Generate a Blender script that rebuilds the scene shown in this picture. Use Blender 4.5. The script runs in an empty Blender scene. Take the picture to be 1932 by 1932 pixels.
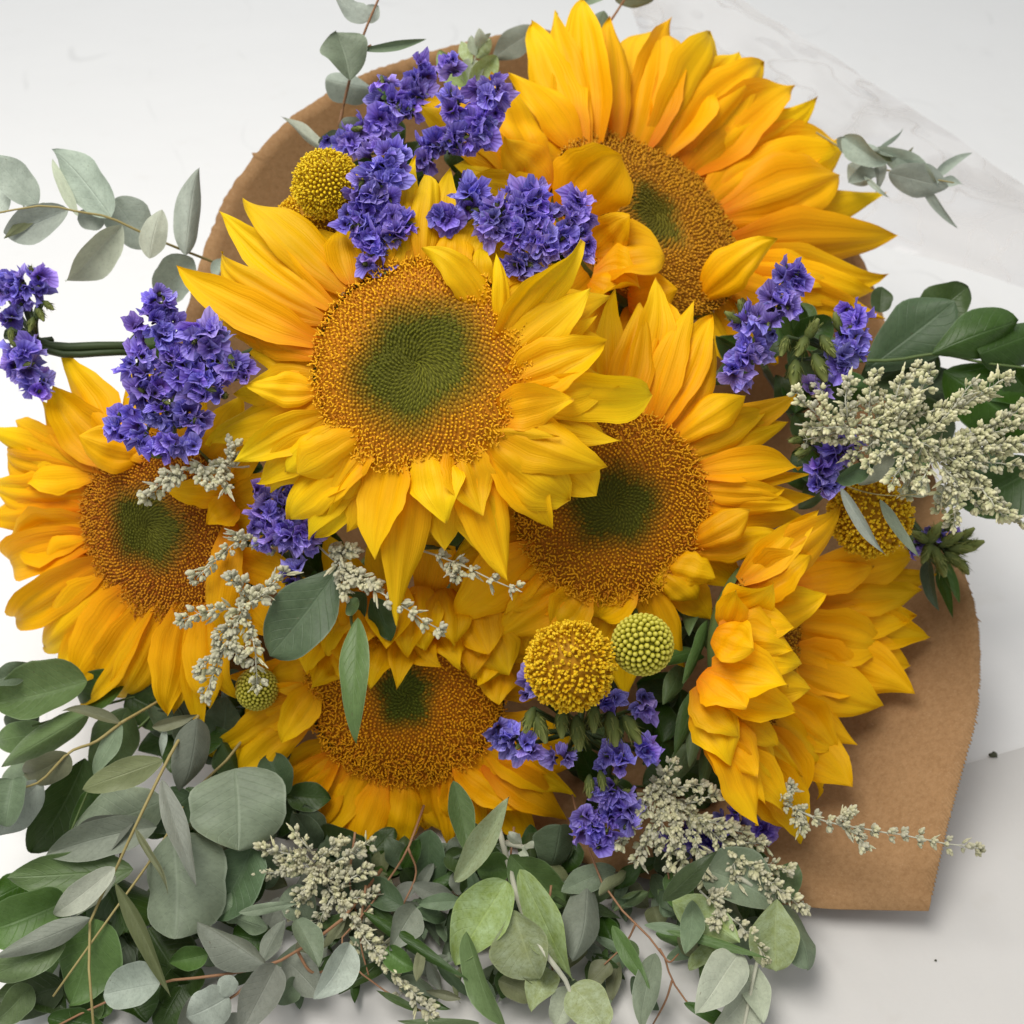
import bpy, math, random
import numpy as np
from mathutils import Vector, Matrix, Quaternion

random.seed(7); rng = np.random.RandomState(7)
SC = bpy.context.scene; COL = SC.collection

# ------------------------------------------------------------------ camera
FOV = math.radians(45.0); K = math.tan(FOV/2); PITCH = math.radians(40.0)
CAM = np.array((0.0, -0.33, 0.40))
FW = np.array((0, math.cos(PITCH), -math.sin(PITCH)))
RT = np.array((1.0, 0, 0)); UP = np.array((0, math.sin(PITCH), math.cos(PITCH)))
cd = bpy.data.cameras.new('camera'); cam = bpy.data.objects.new('camera', cd); COL.objects.link(cam)
cam.location = CAM; cam.rotation_euler = (math.pi/2-PITCH, 0, 0)
cd.angle = FOV; cd.clip_start = 0.01; cd.clip_end = 50
cd.dof.use_dof = True; cd.dof.focus_distance = 0.405; cd.dof.aperture_fstop = 15.0
SC.camera = cam
# ------------------------------------------------------------------ world and lamps
w = bpy.data.worlds.new('World'); SC.world = w; w.use_nodes = True
bg = w.node_tree.nodes['Background']; bg.inputs[0].default_value = (0.96, 0.98, 1.0, 1); bg.inputs[1].default_value = 0.52
def area(name, loc, target, sx, sy, power, col):
    l = bpy.data.lights.new(name, 'AREA'); l.shape = 'RECTANGLE'; l.size = sx; l.size_y = sy; l.energy = power; l.color = col
    o = bpy.data.objects.new(name, l); COL.objects.link(o); o.location = loc
    o.rotation_euler = (Vector(target)-Vector(loc)).to_track_quat('-Z', 'Y').to_euler()
    return o
area('ceiling_lamp', (-0.28, -0.06, 1.10), (0.0, 0.05, 0.08), 0.7, 0.5, 11.5, (1.0, 0.965, 0.915))
area('far_table_fill', (-0.5, 1.5, 1.6), (-0.2, 0.9, 0.0), 1.2, 0.7, 10.0, (0.95, 0.98, 1.0))  # added fill, no visible source: brightens the far end of the table
SC.view_settings.view_transform = 'Standard'; SC.view_settings.look = 'None'
SC.view_settings.exposure = 0.0; SC.view_settings.gamma = 1.0
SC.render.engine = 'CYCLES'
SC.cycles.max_bounces = 8; SC.cycles.transparent_max_bounces = 12

# ------------------------------------------------------------------ geometry helpers
def nrm(a):
    a = np.asarray(a, float); return a/max(1e-9, np.linalg.norm(a))
def P(x, y, d, zmin=0.003):
    r = FW + RT*((x-966)/966*K) + UP*(-(y-966)/966*K)
    p = CAM + r*d
    if p[2] < zmin: p = CAM + r*((zmin-CAM[2])/r[2])
    return p
def G(x, y, z):
    r = FW + RT*((x-966)/966*K) + UP*(-(y-966)/966*K)
    return CAM + r*((z-CAM[2])/r[2])
def Z(v):
    """ a spec: >=0.25 is a distance from the camera, below it a height over the table """
    return v
def PT(x, y, v): return P(x, y, v) if v >= 0.25 else G(x, y, max(v, 0.002))
def PX(d): return d*K/966
def view(p): return nrm(CAM-p)
def unit_to_world(n): return RT*n[0] + UP*n[1] - FW*n[2]

def mesh_from(name, verts, faces, uvs=None, smooth=True, mat=None, cols=None):
    me = bpy.data.meshes.new(name)
    me.from_pydata([tuple(v) for v in verts], [], [tuple(f) for f in faces])
    if uvs is not None:
        uv = me.uv_layers.new(name='UVMap')
        li = np.empty(len(me.loops), dtype=np.int32); me.loops.foreach_get('vertex_index', li)
        uv.data.foreach_set('uv', np.asarray(uvs, float)[li].ravel())
    if cols is not None:
        ca = me.color_attributes.new('Col', 'FLOAT_COLOR', 'POINT')
        ca.data.foreach_set('color', np.asarray(cols, float).ravel())
    if smooth: me.polygons.foreach_set('use_smooth', [True]*len(me.polygons))
    if mat: me.materials.append(mat)
    me.update()
    return me
class MB:
    def __init__(s): s.v=[]; s.f=[]; s.c=[]; s.u=[]; s.n=0
    def add(s, V, F, col=None, uv=None):
        V = np.asarray(V, float); s.v.append(V); s.f += [tuple(i+s.n for i in f) for f in F]; s.n += len(V)
        s.c.append(np.tile(np.array(col if col is not None else (1,1,1,1), float), (len(V),1)) if (col is None or np.ndim(col)==1) else np.asarray(col,float))
        s.u.append(np.asarray(uv, float) if uv is not None else np.zeros((len(V),2)))
    def mesh(s, name, mat, smooth=True, off=(0,0,0)):
        return mesh_from(name, np.concatenate(s.v)-np.asarray(off), s.f, np.concatenate(s.u), smooth, mat, np.concatenate(s.c))

def spline(pts, n):
    pts = np.asarray(pts, float)
    if len(pts) == 2:
        t = np.linspace(0,1,n)[:,None]; return pts[0]*(1-t)+pts[1]*t
    Q = np.vstack((2*pts[0]-pts[1], pts, 2*pts[-1]-pts[-2])); out=[]
    m = len(pts)-1
    for i in range(n):
        s = i/(n-1)*m; k = min(int(s), m-1); t = s-k
        p0,p1,p2,p3 = Q[k:k+4]
        out.append(0.5*((2*p1)+(-p0+p2)*t+(2*p0-5*p1+4*p2-p3)*t*t+(-p0+3*p1-3*p2+p3)*t**3))
    return np.array(out)
def tube_geo(pts, r0, r1, seg=6):
    pts = np.asarray(pts); n = len(pts); V=[]; F=[]; U=[]
    T = np.gradient(pts, axis=0); ref = np.array((0.3,0.2,0.93))
    for i in range(n):
        t = nrm(T[i]); a = nrm(np.cross(t, ref)); b = np.cross(t,a); r = r0+(r1-r0)*i/(n-1)
        for k in range(seg):
            an = 2*math.pi*k/seg
            V.append(pts[i]+(a*math.cos(an)+b*math.sin(an))*r); U.append((k/seg, i/(n-1)))
    for i in range(n-1):
        for k in range(seg):
            F.append((i*seg+k, i*seg+(k+1)%seg, (i+1)*seg+(k+1)%seg, (i+1)*seg+k))
    F.append(tuple(range(seg))[::-1]); F.append(tuple((n-1)*seg+k for k in range(seg)))
    return np.array(V), F, np.array(U)

# ------------------------------------------------------------------ scene-graph helpers
class Thing:
    def __init__(s, name, label, cat, loc, group=None, kind=None):
        s.o = bpy.data.objects.new(name, None); COL.objects.link(s.o); s.loc = np.asarray(loc, float)
        s.o.location = s.loc; s.o.empty_display_size = 0.01
        s.o['label'] = label; s.o['category'] = cat
        if group: s.o['group'] = group
        if kind: s.o['kind'] = kind
    def part(s, name, me, parent=None, kind=None, label=None):
        o = bpy.data.objects.new(name, me); COL.objects.link(o); o.parent = parent or s.o
        if kind: o['kind'] = kind
        if label: o['label'] = label
        return o
    def inst(s, name, me, loc, quat, scale, parent=None):
        o = s.part(name, me, parent); o.location = np.asarray(loc)-s.loc
        o.rotation_mode = 'QUATERNION'; o.rotation_quaternion = quat
        o.scale = scale if hasattr(scale, '__len__') else (scale,)*3
        return o
def single(name, me, label=None, cat=None, kind=None, group=None, loc=None):
    o = bpy.data.objects.new(name, me); COL.objects.link(o)
    if loc is not None: o.location = loc
    if label: o['label'] = label
    if cat: o['category'] = cat
    if kind: o['kind'] = kind
    if group: o['group'] = group
    return o
def quat_z(z, roll=0.0):
    q = Vector(nrm(z)).to_track_quat('Z', 'Y'); return q @ Quaternion((0,0,1), roll)

# ------------------------------------------------------------------ materials
class NT:
    def __init__(s, name):
        s.m = bpy.data.materials.new(name); s.m.use_nodes = True; s.t = s.m.node_tree
        s.N = s.t.nodes; s.L = s.t.links; s.N.clear()
        s.out = s.N.new('ShaderNodeOutputMaterial')
    def n(s, typ, **kw):
        x = s.N.new(typ)
        for k, v in kw.items():
            if k.startswith('_'): setattr(x, k[1:], v)
        for k, v in kw.items():
            if not k.startswith('_'):
                kk = int(k[1:]) if k[0]=='i' and k[1:].isdigit() else k.replace('__',' ')
                s.set(x, kk, v)
        return x
    def set(s, x, k, v):
        i = x.inputs[k]
        if isinstance(v, bpy.types.NodeSocket): s.L.new(v, i)
        else: i.default_value = v
    def math(s, op, a, b=None, clamp=False):
        x = s.N.new('ShaderNodeMath'); x.operation = op; x.use_clamp = clamp
        s.set(x, 0, a)
        if b is not None: s.set(x, 1, b)
        return x.outputs[0]
    def mix(s, fac, a, b, blend='MIX'):
        x = s.N.new('ShaderNodeMix'); x.data_type = 'RGBA'; x.blend_type = blend; x.clamp_factor = True
        s.set(x, 0, fac); s.set(x, 6, a); s.set(x, 7, b); return x.outputs[2]
    def ramp(s, fac, stops, interp='LINEAR'):
        x = s.N.new('ShaderNodeValToRGB'); cr = x.color_ramp; cr.interpolation = interp
        while len(cr.elements) < len(stops): cr.elements.new(0.5)
        for e, (p, c) in zip(cr.elements, stops):
            e.position = p; e.color = tuple(c)+(1,) if len(c)==3 else c
        s.set(x, 0, fac); return x.outputs[0]
    def noise(s, vec, scale, detail=3, rough=0.55, dim='3D'):
        x = s.N.new('ShaderNodeTexNoise'); x.noise_dimensions = dim
        if vec is not None: s.L.new(vec, x.inputs['Vector'])
        x.inputs['Scale'].default_value = scale; x.inputs['Detail'].default_value = detail; x.inputs['Roughness'].default_value = rough
        return x.outputs[0]
    def uv(s):
        x = s.N.new('ShaderNodeUVMap'); x.uv_map = 'UVMap'; return x.outputs[0]
    def sep(s, v):
        x = s.N.new('ShaderNodeSeparateXYZ'); s.L.new(v, x.inputs[0]); return x.outputs
    def vmul(s, v, k):
        x = s.N.new('ShaderNodeVectorMath'); x.operation = 'MULTIPLY'; s.L.new(v, x.inputs[0]); x.inputs[1].default_value = k; return x.outputs[0]
    def vadd(s, a, b):
        x = s.N.new('ShaderNodeVectorMath'); x.operation = 'ADD'; s.L.new(a, x.inputs[0]); s.set(x, 1, b); return x.outputs[0]
    def rnd(s): return s.N.new('ShaderNodeObjectInfo').outputs['Random']
    def obj(s): return s.N.new('ShaderNodeTexCoord').outputs['Object']
    def bump(s, h, st, dist=0.001):
        x = s.N.new('ShaderNodeBump'); x.inputs['Strength'].default_value = st; x.inputs['Distance'].default_value = dist
        s.L.new(h, x.inputs['Height']); return x.outputs[0]
    def finish(s, col, rough=0.5, spec=0.3, bump=None, trans=0.0, tcol=None, sheen=0.0):
        b = s.N.new('ShaderNodeBsdfPrincipled'); s.set(b, 'Base Color', col); s.set(b, 'Roughness', rough)
        s.set(b, 'Specular IOR Level', spec)
        if sheen: b.inputs['Sheen Weight'].default_value = sheen; b.inputs['Sheen Roughness'].default_value = 0.5
        if bump is not None: s.L.new(bump, b.inputs['Normal'])
        sh = b.outputs[0]
        if trans > 0:
            t = s.N.new('ShaderNodeBsdfTranslucent'); s.set(t, 0, tcol if tcol is not None else col)
            if bump is not None: s.L.new(bump, t.inputs['Normal'])
            mx = s.N.new('ShaderNodeMixShader'); mx.inputs[0].default_value = trans
            s.L.new(sh, mx.inputs[1]); s.L.new(t.outputs[0], mx.inputs[2]); sh = mx.outputs[0]
        s.L.new(sh, s.out.inputs[0]); return s.m

def petal_mat(name, base, mid, tip):
    m = NT(name); uv = m.uv(); r = m.rnd(); s = m.sep(uv)
    ro = m.n('ShaderNodeCombineXYZ', X=m.math('MULTIPLY', r, 37.0), Y=m.math('MULTIPLY', r, 11.0)).outputs[0]
    st = m.noise(m.vadd(m.vmul(uv, (16, 1.3, 1)), ro), 1.0, 3, 0.6)
    bl = m.noise(m.vadd(m.vmul(uv, (2.2, 2.5, 1)), ro), 1.0, 3, 0.6)
    c = m.ramp(m.math('ADD', s[1], m.math('MULTIPLY', m.math('SUBTRACT', bl, 0.5), 0.45)), [(0.0, base), (0.28, mid), (0.95, tip)])
    c = m.mix(m.ramp(st, [(0.36, (0.30,)*3), (0.52, (0,0,0))]), c, tuple(x*0.75 for x in mid)+(1,))
    gx = m.math('ABSOLUTE', m.math('SUBTRACT', m.math('ABSOLUTE', m.math('SUBTRACT', s[0], 0.5)), 0.165))
    c = m.mix(m.math('MULTIPLY', m.ramp(gx, [(0.0, (0.20,)*3), (0.04, (0,0,0))]), m.ramp(s[1], [(0.2,(1,1,1)),(0.9,(0,0,0))])), c, tuple(x*0.62 for x in mid)+(1,))
    hs = m.n('ShaderNodeHueSaturation', Hue=m.math('ADD', 0.490, m.math('MULTIPLY', r, 0.019)), Value=m.math('ADD', 0.86, m.math('MULTIPLY', m.math('FRACT', m.math('MULTIPLY', r, 6.7)), 0.22)), Color=c)
    c = hs.outputs[0]
    # sparse brown nicks and bruises
    sp = m.noise(m.vadd(m.vmul(uv, (5, 9, 1)), ro), 2.0, 2, 0.5)
    c = m.mix(m.ramp(sp, [(0.775, (0,0,0)), (0.81, (0.55,)*3)]), c, (0.42, 0.17, 0.02, 1))
    tb = m.math('MULTIPLY', m.ramp(m.math('ADD', s[1], m.math('MULTIPLY', m.math('SUBTRACT', bl, .5), .12)), [(0.955,(0,0,0)),(0.995,(0.7,)*3)]), m.math('FRACT', m.math('MULTIPLY', r, 13.7)))
    c = m.mix(tb, c, (0.45,0.2,0.02,1))
    wv = m.noise(m.vadd(m.vmul(uv, (26, 0.9, 1)), ro), 1.0, 2, 0.5)
    return m.finish(c, 0.5, 0.14, m.bump(m.math('ADD', wv, m.math('MULTIPLY', bl, 0.6)), 0.35, 0.0010), 0.30, c, 0.0)
M_PET = petal_mat('petal_yellow', (0.80, 0.29, 0.002), (0.95, 0.50, 0.002), (0.97, 0.66, 0.008))
M_PETO = petal_mat('petal_golden', (0.78, 0.245, 0.002), (0.95, 0.455, 0.002), (0.97, 0.60, 0.005))

def leaf_mat(name, top, back, gloss=0.45, vein=0.25, edge=0.35, mott=0.75, trans=0.18, bloom=None):
    m = NT(name); uv = m.uv(); r = m.rnd(); s = m.sep(uv)
    ro = m.n('ShaderNodeCombineXYZ', X=m.math('MULTIPLY', r, 53.0), Y=m.math('MULTIPLY', r, 17.0)).outputs[0]
    geo = m.N.new('ShaderNodeNewGeometry')
    c = m.mix(geo.outputs['Backfacing'], tuple(top)+(1,), tuple(back)+(1,))
    n1 = m.noise(m.vadd(m.vmul(uv, (4, 6, 1)), ro), 1.0, 5, 0.65)
    n2 = m.noise(m.vadd(m.vmul(uv, (18, 30, 1)), ro), 1.0, 3, 0.6)
    lt = tuple(min(0.9, x*1.45+0.02) for x in (bloom or top))+(1,)
    dk = tuple(x*0.62 for x in top)+(1,)
    c = m.mix(m.math('MULTIPLY', m.ramp(n1, [(0.35,(0,0,0)),(0.72,(1,1,1))]), mott), c, lt)
    c = m.mix(m.math('MULTIPLY', m.ramp(n2, [(0.25,(1,1,1)),(0.5,(0,0,0))]), mott*0.8), c, dk)
    au = m.math('ABSOLUTE', m.math('SUBTRACT', m.math('MULTIPLY', s[0], 2.0), 1.0))
    rib = m.ramp(au, [(0.0,(1,1,1)),(0.055,(0,0,0))])
    # side veins: sawtooth lines slanting forward from the midrib
    sv = m.math('FRACT', m.math('ADD', m.math('MULTIPLY', s[1], 9.0), m.math('MULTIPLY', au, -2.6)))
    svm = m.math('MULTIPLY', m.ramp(sv, [(0.0,(1,1,1)),(0.07,(0,0,0)),(0.93,(0,0,0)),(1.0,(1,1,1))]), 0.45)
    vm = m.math('MAXIMUM', rib, svm)
    c = m.mix(m.math('MULTIPLY', vm, vein), c, tuple(min(0.8, x*1.7+0.06) for x in top)+(1,))
    c = m.mix(m.math('MULTIPLY', m.ramp(au, [(0.93,(0,0,0)),(0.985,(1,1,1))]), edge), c, tuple(min(0.8, x*1.5+0.08) for x in top)+(1,))
    # small scars
    sp = m.noise(m.vadd(m.vmul(uv, (7, 10, 1)), ro), 1.6, 2, 0.5)
    c = m.mix(m.ramp(sp, [(0.72,(0,0,0)),(0.77,(0.6,)*3)]), c, (0.10,0.075,0.04,1))
    hs = m.n('ShaderNodeHueSaturation', Hue=m.math('ADD', 0.488, m.math('MULTIPLY', r, 0.024)), Saturation=m.math('ADD', 0.85, m.math('MULTIPLY', r, 0.3)), Value=m.math('ADD', 0.82, m.math('MULTIPLY', m.math('FRACT', m.math('MULTIPLY', r, 7.31)), 0.36)), Color=c)
    c = hs.outputs[0]
    h = m.math('ADD', m.math('MULTIPLY', vm, -0.7), m.math('MULTIPLY', n1, 0.6))
    return m.finish(c, gloss, 0.35, m.bump(h, 0.4, 0.0008), trans, c)
M_EUC  = leaf_mat('eucalyptus_silver', (0.32, 0.37, 0.305), (0.36, 0.41, 0.35), 0.55, 0.22, 0.25, 0.6)
M_EUCG = leaf_mat('eucalyptus_green', (0.175, 0.228, 0.14), (0.23, 0.275, 0.185), 0.5, 0.30, 0.5, 0.55)
M_LIL  = leaf_mat('eucalyptus_grey', (0.20, 0.22, 0.172), (0.26, 0.275, 0.225), 0.55, 0.2, 0.2, 0.5)
M_OLI  = leaf_mat('willow_olive', (0.165, 0.18, 0.09), (0.24, 0.25, 0.15), 0.5, 0.3, 0.25, 0.4)
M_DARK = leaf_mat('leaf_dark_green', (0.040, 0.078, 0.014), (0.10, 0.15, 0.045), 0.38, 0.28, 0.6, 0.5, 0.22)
M_SAL  = leaf_mat('leaf_mid_green', (0.100, 0.165, 0.050), (0.165, 0.225, 0.095), 0.42, 0.30, 0.7, 0.55, 0.22)
M_TEAL = leaf_mat('leaf_blue_green', (0.074, 0.112, 0.055), (0.125, 0.165, 0.09), 0.48, 0.30, 0.6, 0.55)
M_PALE = leaf_mat('leaf_pale_fuzzy', (0.30, 0.37, 0.125), (0.40, 0.45, 0.25), 0.75, 0.25, 0.35, 0.75, 0.22, (0.34,0.42,0.26))
M_SILV = leaf_mat('leaf_pale_silver', (0.42, 0.455, 0.345), (0.47, 0.50, 0.41), 0.65, 0.25, 0.3, 0.5)
LM = dict(e=M_EUC, g=M_EUCG, l=M_LIL, o=M_OLI, d=M_DARK, s=M_SAL, t=M_TEAL, p=M_PALE, v=M_SILV)

def stem_mat(name, col, col2, rough=0.55, fuzz=0.0):
    m = NT(name); uv = m.uv(); n = m.noise(m.vmul(m.obj(), (300,300,300)), 1.0, 3)
    c = m.mix(n, tuple(col)+(1,), tuple(col2)+(1,))
    return m.finish(c, rough, 0.3, m.bump(n, 0.3, 0.0005), 0, None, fuzz)
M_STG = stem_mat('stem_green', (0.06,0.10,0.025), (0.12,0.17,0.05))
M_STD = stem_mat('stem_dark', (0.022,0.04,0.010), (0.045,0.07,0.02))
M_STO = stem_mat('stem_olive', (0.28,0.22,0.08), (0.36,0.30,0.12))
M_STR = stem_mat('stem_reddish', (0.25,0.11,0.06), (0.34,0.20,0.10))
M_STP = stem_mat('stem_pale', (0.45,0.45,0.33), (0.58,0.57,0.46), 0.8, 0.3)

m = NT('statice_violet'); uv = m.uv(); s = m.sep(uv); r = m.rnd()
vn = m.math('ABSOLUTE', m.math('SINE', m.math('MULTIPLY', s[0], 62.8)))
c = m.ramp(s[1], [(0.0,(0.05,0.055,0.02)),(0.25,(0.085,0.04,0.20)),(0.6,(0.215,0.155,0.66)),(1.0,(0.38,0.32,0.90))])
c = m.mix(m.math('MULTIPLY', m.math('SUBTRACT', 1.0, vn), 0.35), c, (0.09,0.04,0.30,1))
c = m.n('ShaderNodeHueSaturation', Hue=m.math('ADD', 0.488, m.math('MULTIPLY', r, 0.03)), Saturation=m.math('ADD',0.84,m.math('MULTIPLY', m.math('FRACT', m.math('MULTIPLY', r, 5.7)),0.2)), Value=m.math('ADD', 0.72, m.math('MULTIPLY', m.math('FRACT', m.math('MULTIPLY', r, 9.13)), 0.62)), Color=c).outputs[0]
M_STAT = m.finish(c, 0.6, 0.2, m.bump(vn, 0.4, 0.0006), 0.28, c)
m = NT('statice_bud_green'); uv = m.uv(); s = m.sep(uv)
c = m.ramp(s[1], [(0.0,(0.055,0.08,0.018)),(0.6,(0.19,0.225,0.045)),(1.0,(0.40,0.42,0.13))])
c = m.mix(m.noise(m.vmul(uv,(40,3,1)),1.0), c, (0.06,0.08,0.025,1))
M_SBUD = m.finish(c, 0.6, 0.2, None, 0.1)

m = NT('artemisia_bud'); uv = m.uv(); s = m.sep(uv); r = m.rnd()
n = m.noise(m.vmul(m.obj(), (900,900,900)), 1.0, 2)
c = m.ramp(s[1], [(0.0,(0.30,0.31,0.16)),(0.55,(0.62,0.585,0.36)),(1.0,(0.82,0.77,0.54))])
c = m.mix(m.math('MULTIPLY', n, 0.4), c, (0.30,0.33,0.20,1))
c = m.n('ShaderNodeHueSaturation', Hue=0.5, Saturation=m.math('ADD',0.85,m.math('MULTIPLY',r,0.3)), Value=m.math('ADD',0.84,m.math('MULTIPLY',r,0.28)), Color=c).outputs[0]
M_ART = m.finish(c, 0.85, 0.15, m.bump(n, 0.6, 0.0006), 0.0, None, 0.3)

def vcol_mat(name, rough=0.65, val=0.25, trans=0.12):
    m = NT(name); a = m.n('ShaderNodeVertexColor', _layer_name='Col').outputs[0]
    n = m.noise(m.vmul(m.obj(), (700,700,700)), 1.0, 2)
    c = m.mix(m.math('MULTIPLY', n, val), a, (0.9,0.7,0.15,1), 'MULTIPLY')
    return m.finish(c, rough, 0.2, None, trans, c)
M_DISC = vcol_mat('disc_florets'); M_CRAS = vcol_mat('billy_button_florets', 0.6, 0.3)

m = NT('kraft_paper'); ob = m.obj()
n1 = m.noise(ob, 26, 5, 0.65); n2 = m.noise(ob, 520, 4, 0.75); n3 = m.noise(m.vmul(ob,(1,1.5,1)), 1100, 2, 0.6)
c = m.ramp(n1, [(0.25,(0.37,0.21,0.094)),(0.75,(0.45,0.268,0.126))])
c = m.mix(m.ramp(n2,[(0.32,(0.5,)*3),(0.6,(0,0,0))]), c, (0.25,0.13,0.05,1))
c = m.mix(m.ramp(n3,[(0.58,(0,0,0)),(0.75,(0.5,)*3)]), c, (0.52,0.34,0.19,1))
M_KRAFT = m.finish(c, 0.75, 0.2, m.bump(m.math('ADD', n1, m.math('MULTIPLY', n2, 0.03)), 0.5, 0.002), 0.14, c)

m = NT('clear_cellophane'); ob = m.obj()
lw = m.N.new('ShaderNodeLayerWeight'); lw.inputs[0].default_value = 0.25
n = m.noise(ob, 22, 2, 0.4); bmp = m.bump(n, 0.5, 0.02)
g = m.n('ShaderNodeBsdfGlossy', Roughness=0.12, Color=(1,1,1,1)); m.L.new(bmp, g.inputs['Normal']); m.L.new(bmp, lw.inputs['Normal'])
df = m.n('ShaderNodeBsdfDiffuse', Color=(0.82,0.81,0.82,1)); tr = m.n('ShaderNodeBsdfTransparent', Color=(0.925,0.92,0.93,1))
m1 = m.n('ShaderNodeMixShader', i0=m.math('MULTIPLY', lw.outputs['Fresnel'], 0.45, True)); m.L.new(tr.outputs[0], m1.inputs[1]); m.L.new(g.outputs[0], m1.inputs[2])
pt = m.ramp(m.noise(ob, 13, 1, 0.4), [(0.46,(0.10,)*3),(0.50,(0.30,)*3),(0.58,(0.22,)*3),(0.62,(0.08,)*3)])  # cream patches: reflections on the sleeve painted in as diffuse colour
rg = m.ramp(m.math('ABSOLUTE', m.math('SUBTRACT', m.noise(m.vmul(ob,(1,1,1.6)), 16, 2, 0.5), 0.5)), [(0.0,(0.42,)*3),(0.012,(0.10,)*3),(0.03,(0,0,0))])
pt = m.math('MAXIMUM', pt, rg)
df.inputs[0].default_value = (0.83,0.80,0.765,1)
m2 = m.n('ShaderNodeMixShader', i0=pt); m.L.new(m1.outputs[0], m2.inputs[1]); m.L.new(df.outputs[0], m2.inputs[2])
m.L.new(m2.outputs[0], m.out.inputs[0]); M_CELLO = m.m

def white_mat(name, col, sc):
    m = NT(name); ob = m.obj()
    n1 = m.noise(ob, 5*sc, 4, 0.6); n2 = m.noise(ob, 90*sc, 3, 0.6); n3 = m.noise(m.vmul(ob,(1,0.12,1)), 160, 2, 0.6)
    c = m.mix(n1, tuple(col)+(1,), tuple(x*0.95 for x in col)+(1,))
    c = m.mix(m.ramp(n2,[(0.72,(0,0,0)),(0.78,(0.35,)*3)]), c, tuple(x*0.8 for x in col)+(1,))
    c = m.mix(m.ramp(n3,[(0.74,(0,0,0)),(0.80,(0.22,)*3)]), c, tuple(x*0.7 for x in col)+(1,))
    sc_ = m.ramp(m.math('ABSOLUTE', m.math('SUBTRACT', m.noise(m.vmul(ob,(1,.45,1)), 7*sc, 1, 0.4), 0.5)), [(0.0,(0.5,)*3),(0.0022,(0,0,0))])
    mk = m.ramp(m.noise(ob, 11*sc, 2, 0.5), [(0.5,(0,0,0)),(0.62,(1,1,1))])
    c = m.mix(m.math('MULTIPLY', sc_, mk), c, tuple(x*0.72 for x in col)+(1,))
    sm_ = m.ramp(m.noise(ob, 38*sc, 3, 0.6), [(0.62,(0,0,0)),(0.75,(0.3,)*3)])
    c = m.mix(sm_, c, tuple(x*q for x,q in zip(col,(0.86,0.84,0.80)))+(1,))
    return m.finish(c, 0.5, 0.25, m.bump(m.math('ADD', n1, m.math('MULTIPLY', n2, 0.05)), 0.35, 0.012))
M_TAB = white_mat('white_table', (0.775,0.77,0.755), 1.0)
M_SHEET = white_mat('white_sheet', (0.60,0.585,0.56), 1.3)

# ------------------------------------------------------------------ table
me = mesh_from('table_surface', [(-3,-2,0),(3,-2,0),(3,4,0),(-3,4,0)], [(0,1,2,3)], None, False, M_TAB)
single('table_surface', me, kind='structure')
# white sheet lying on the table, its edge runs up to the right behind the paper
a = G(1500, 1535, 0.0012); b = G(2250, 1318, 0.0012); dr = nrm(b-a)
pn = np.array((dr[1], -dr[0], 0.0))
q = [a-dr*0.55, a+dr*0.6, a+dr*0.6+pn*0.55, a-dr*0.55+pn*0.55]
V = [tuple(x[:2])+(0.0004,) for x in q]+[tuple(x[:2])+(0.0014,) for x in q]
F = [(4,5,6,7)]+[(i,(i+1)%4,4+(i+1)%4,4+i) for i in range(4)]
single('paper_sheet', mesh_from('paper_sheet', V, F, None, False, M_SHEET), 'flat white sheet on the table with its edge at right', 'sheet')

# ------------------------------------------------------------------ kraft wrap
def rim_surface(ctrl, apex, n_s, n_t, tmax, bulge, tooth=None, rough=0.0, wr=0.0, end=0):
    pts = spline([PT(*c) for c in ctrl], n_s); V=[]; U=[]; F=[]
    rs = np.random.RandomState(4); RN = np.convolve(rs.normal(0,1,n_s), np.ones(3)/3,'same')*.55+np.convolve(rs.normal(0,1,n_s), np.ones(25)/25,'same')*2.2+np.where(rs.rand(n_s)<.012,2.5,0)
    for i in range(n_s):
        p = pts[i].copy(); f = i/(n_s-1)
        tg = nrm(pts[min(i+1,n_s-1)]-pts[max(i-1,0)]); ax = nrm(apex-p)
        tp = 1.0 if not end else min(1.0, ((1-f) if end==1 else f)*6)
        j = 0.0
        if tooth and tooth[0] <= f <= tooth[1]: j += tooth[2]*(1 if i%2 else -1)
        j += tp*rough*RN[i]
        for k in range(n_t):
            t = tmax*(k/(n_t-1))**1.3
            q = p*(1-t)+apex*t
            out = nrm(q-(apex*0.4+np.array((0.0,0.05,0.10))*0.6)); out = out-ax*np.dot(out,ax)
            q = q+tp*out*bulge*math.sin(math.pi*min(1,t/tmax*1.0))
            q = q+tp*out*wr*(math.sin(f*31+t*6)+0.6*math.sin(f*67+t*11+1))*(0.4+t)
            if k == 0: q = q-ax*j
            if q[2] < 0.004: q[2] = 0.004
            V.append(q); U.append((f,t))
    for i in range(n_s-1):
        for k in range(n_t-1):
            F.append((i*n_t+k,(i+1)*n_t+k,(i+1)*n_t+k+1,i*n_t+k+1))
    return np.array(V), F, np.array(U)
TIE = np.array((0.09, 0.40, 0.045))
WAP = np.array((0.07, 0.235, 0.035))
rim = [(320,1130,.50),(310,900,.505),(335,660,.51),(385,470,.52),(440,350,.525),(535,235,.53),(640,165,.54),(720,126,.545),(800,100,.55),(940,66,.56),(1040,60,.57),(1300,170,.585),(1570,400,.575),(1680,640,.55),(1760,900,.52),(1815,1060,.495),(1843,1160,.48),(1850,1260,.47),(1838,1360,.46),(1808,1480,.45),(1780,1590,.442),(1752,1718,.014)]
V,F,U = rim_surface(rim, WAP, 700, 22, 0.80, 0.004, (0.70,0.992,0.00055), 0.0006, 0.0020, 1)
rim2 = [(1752,1718,.014),(1640,1716,.012),(1540,1712,.011),(1380,1690,.009),(1150,1640,.008),(900,1570,.008),(640,1490,.009),(450,1380,.012),(345,1260,.49),(320,1130,.50)]
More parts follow.
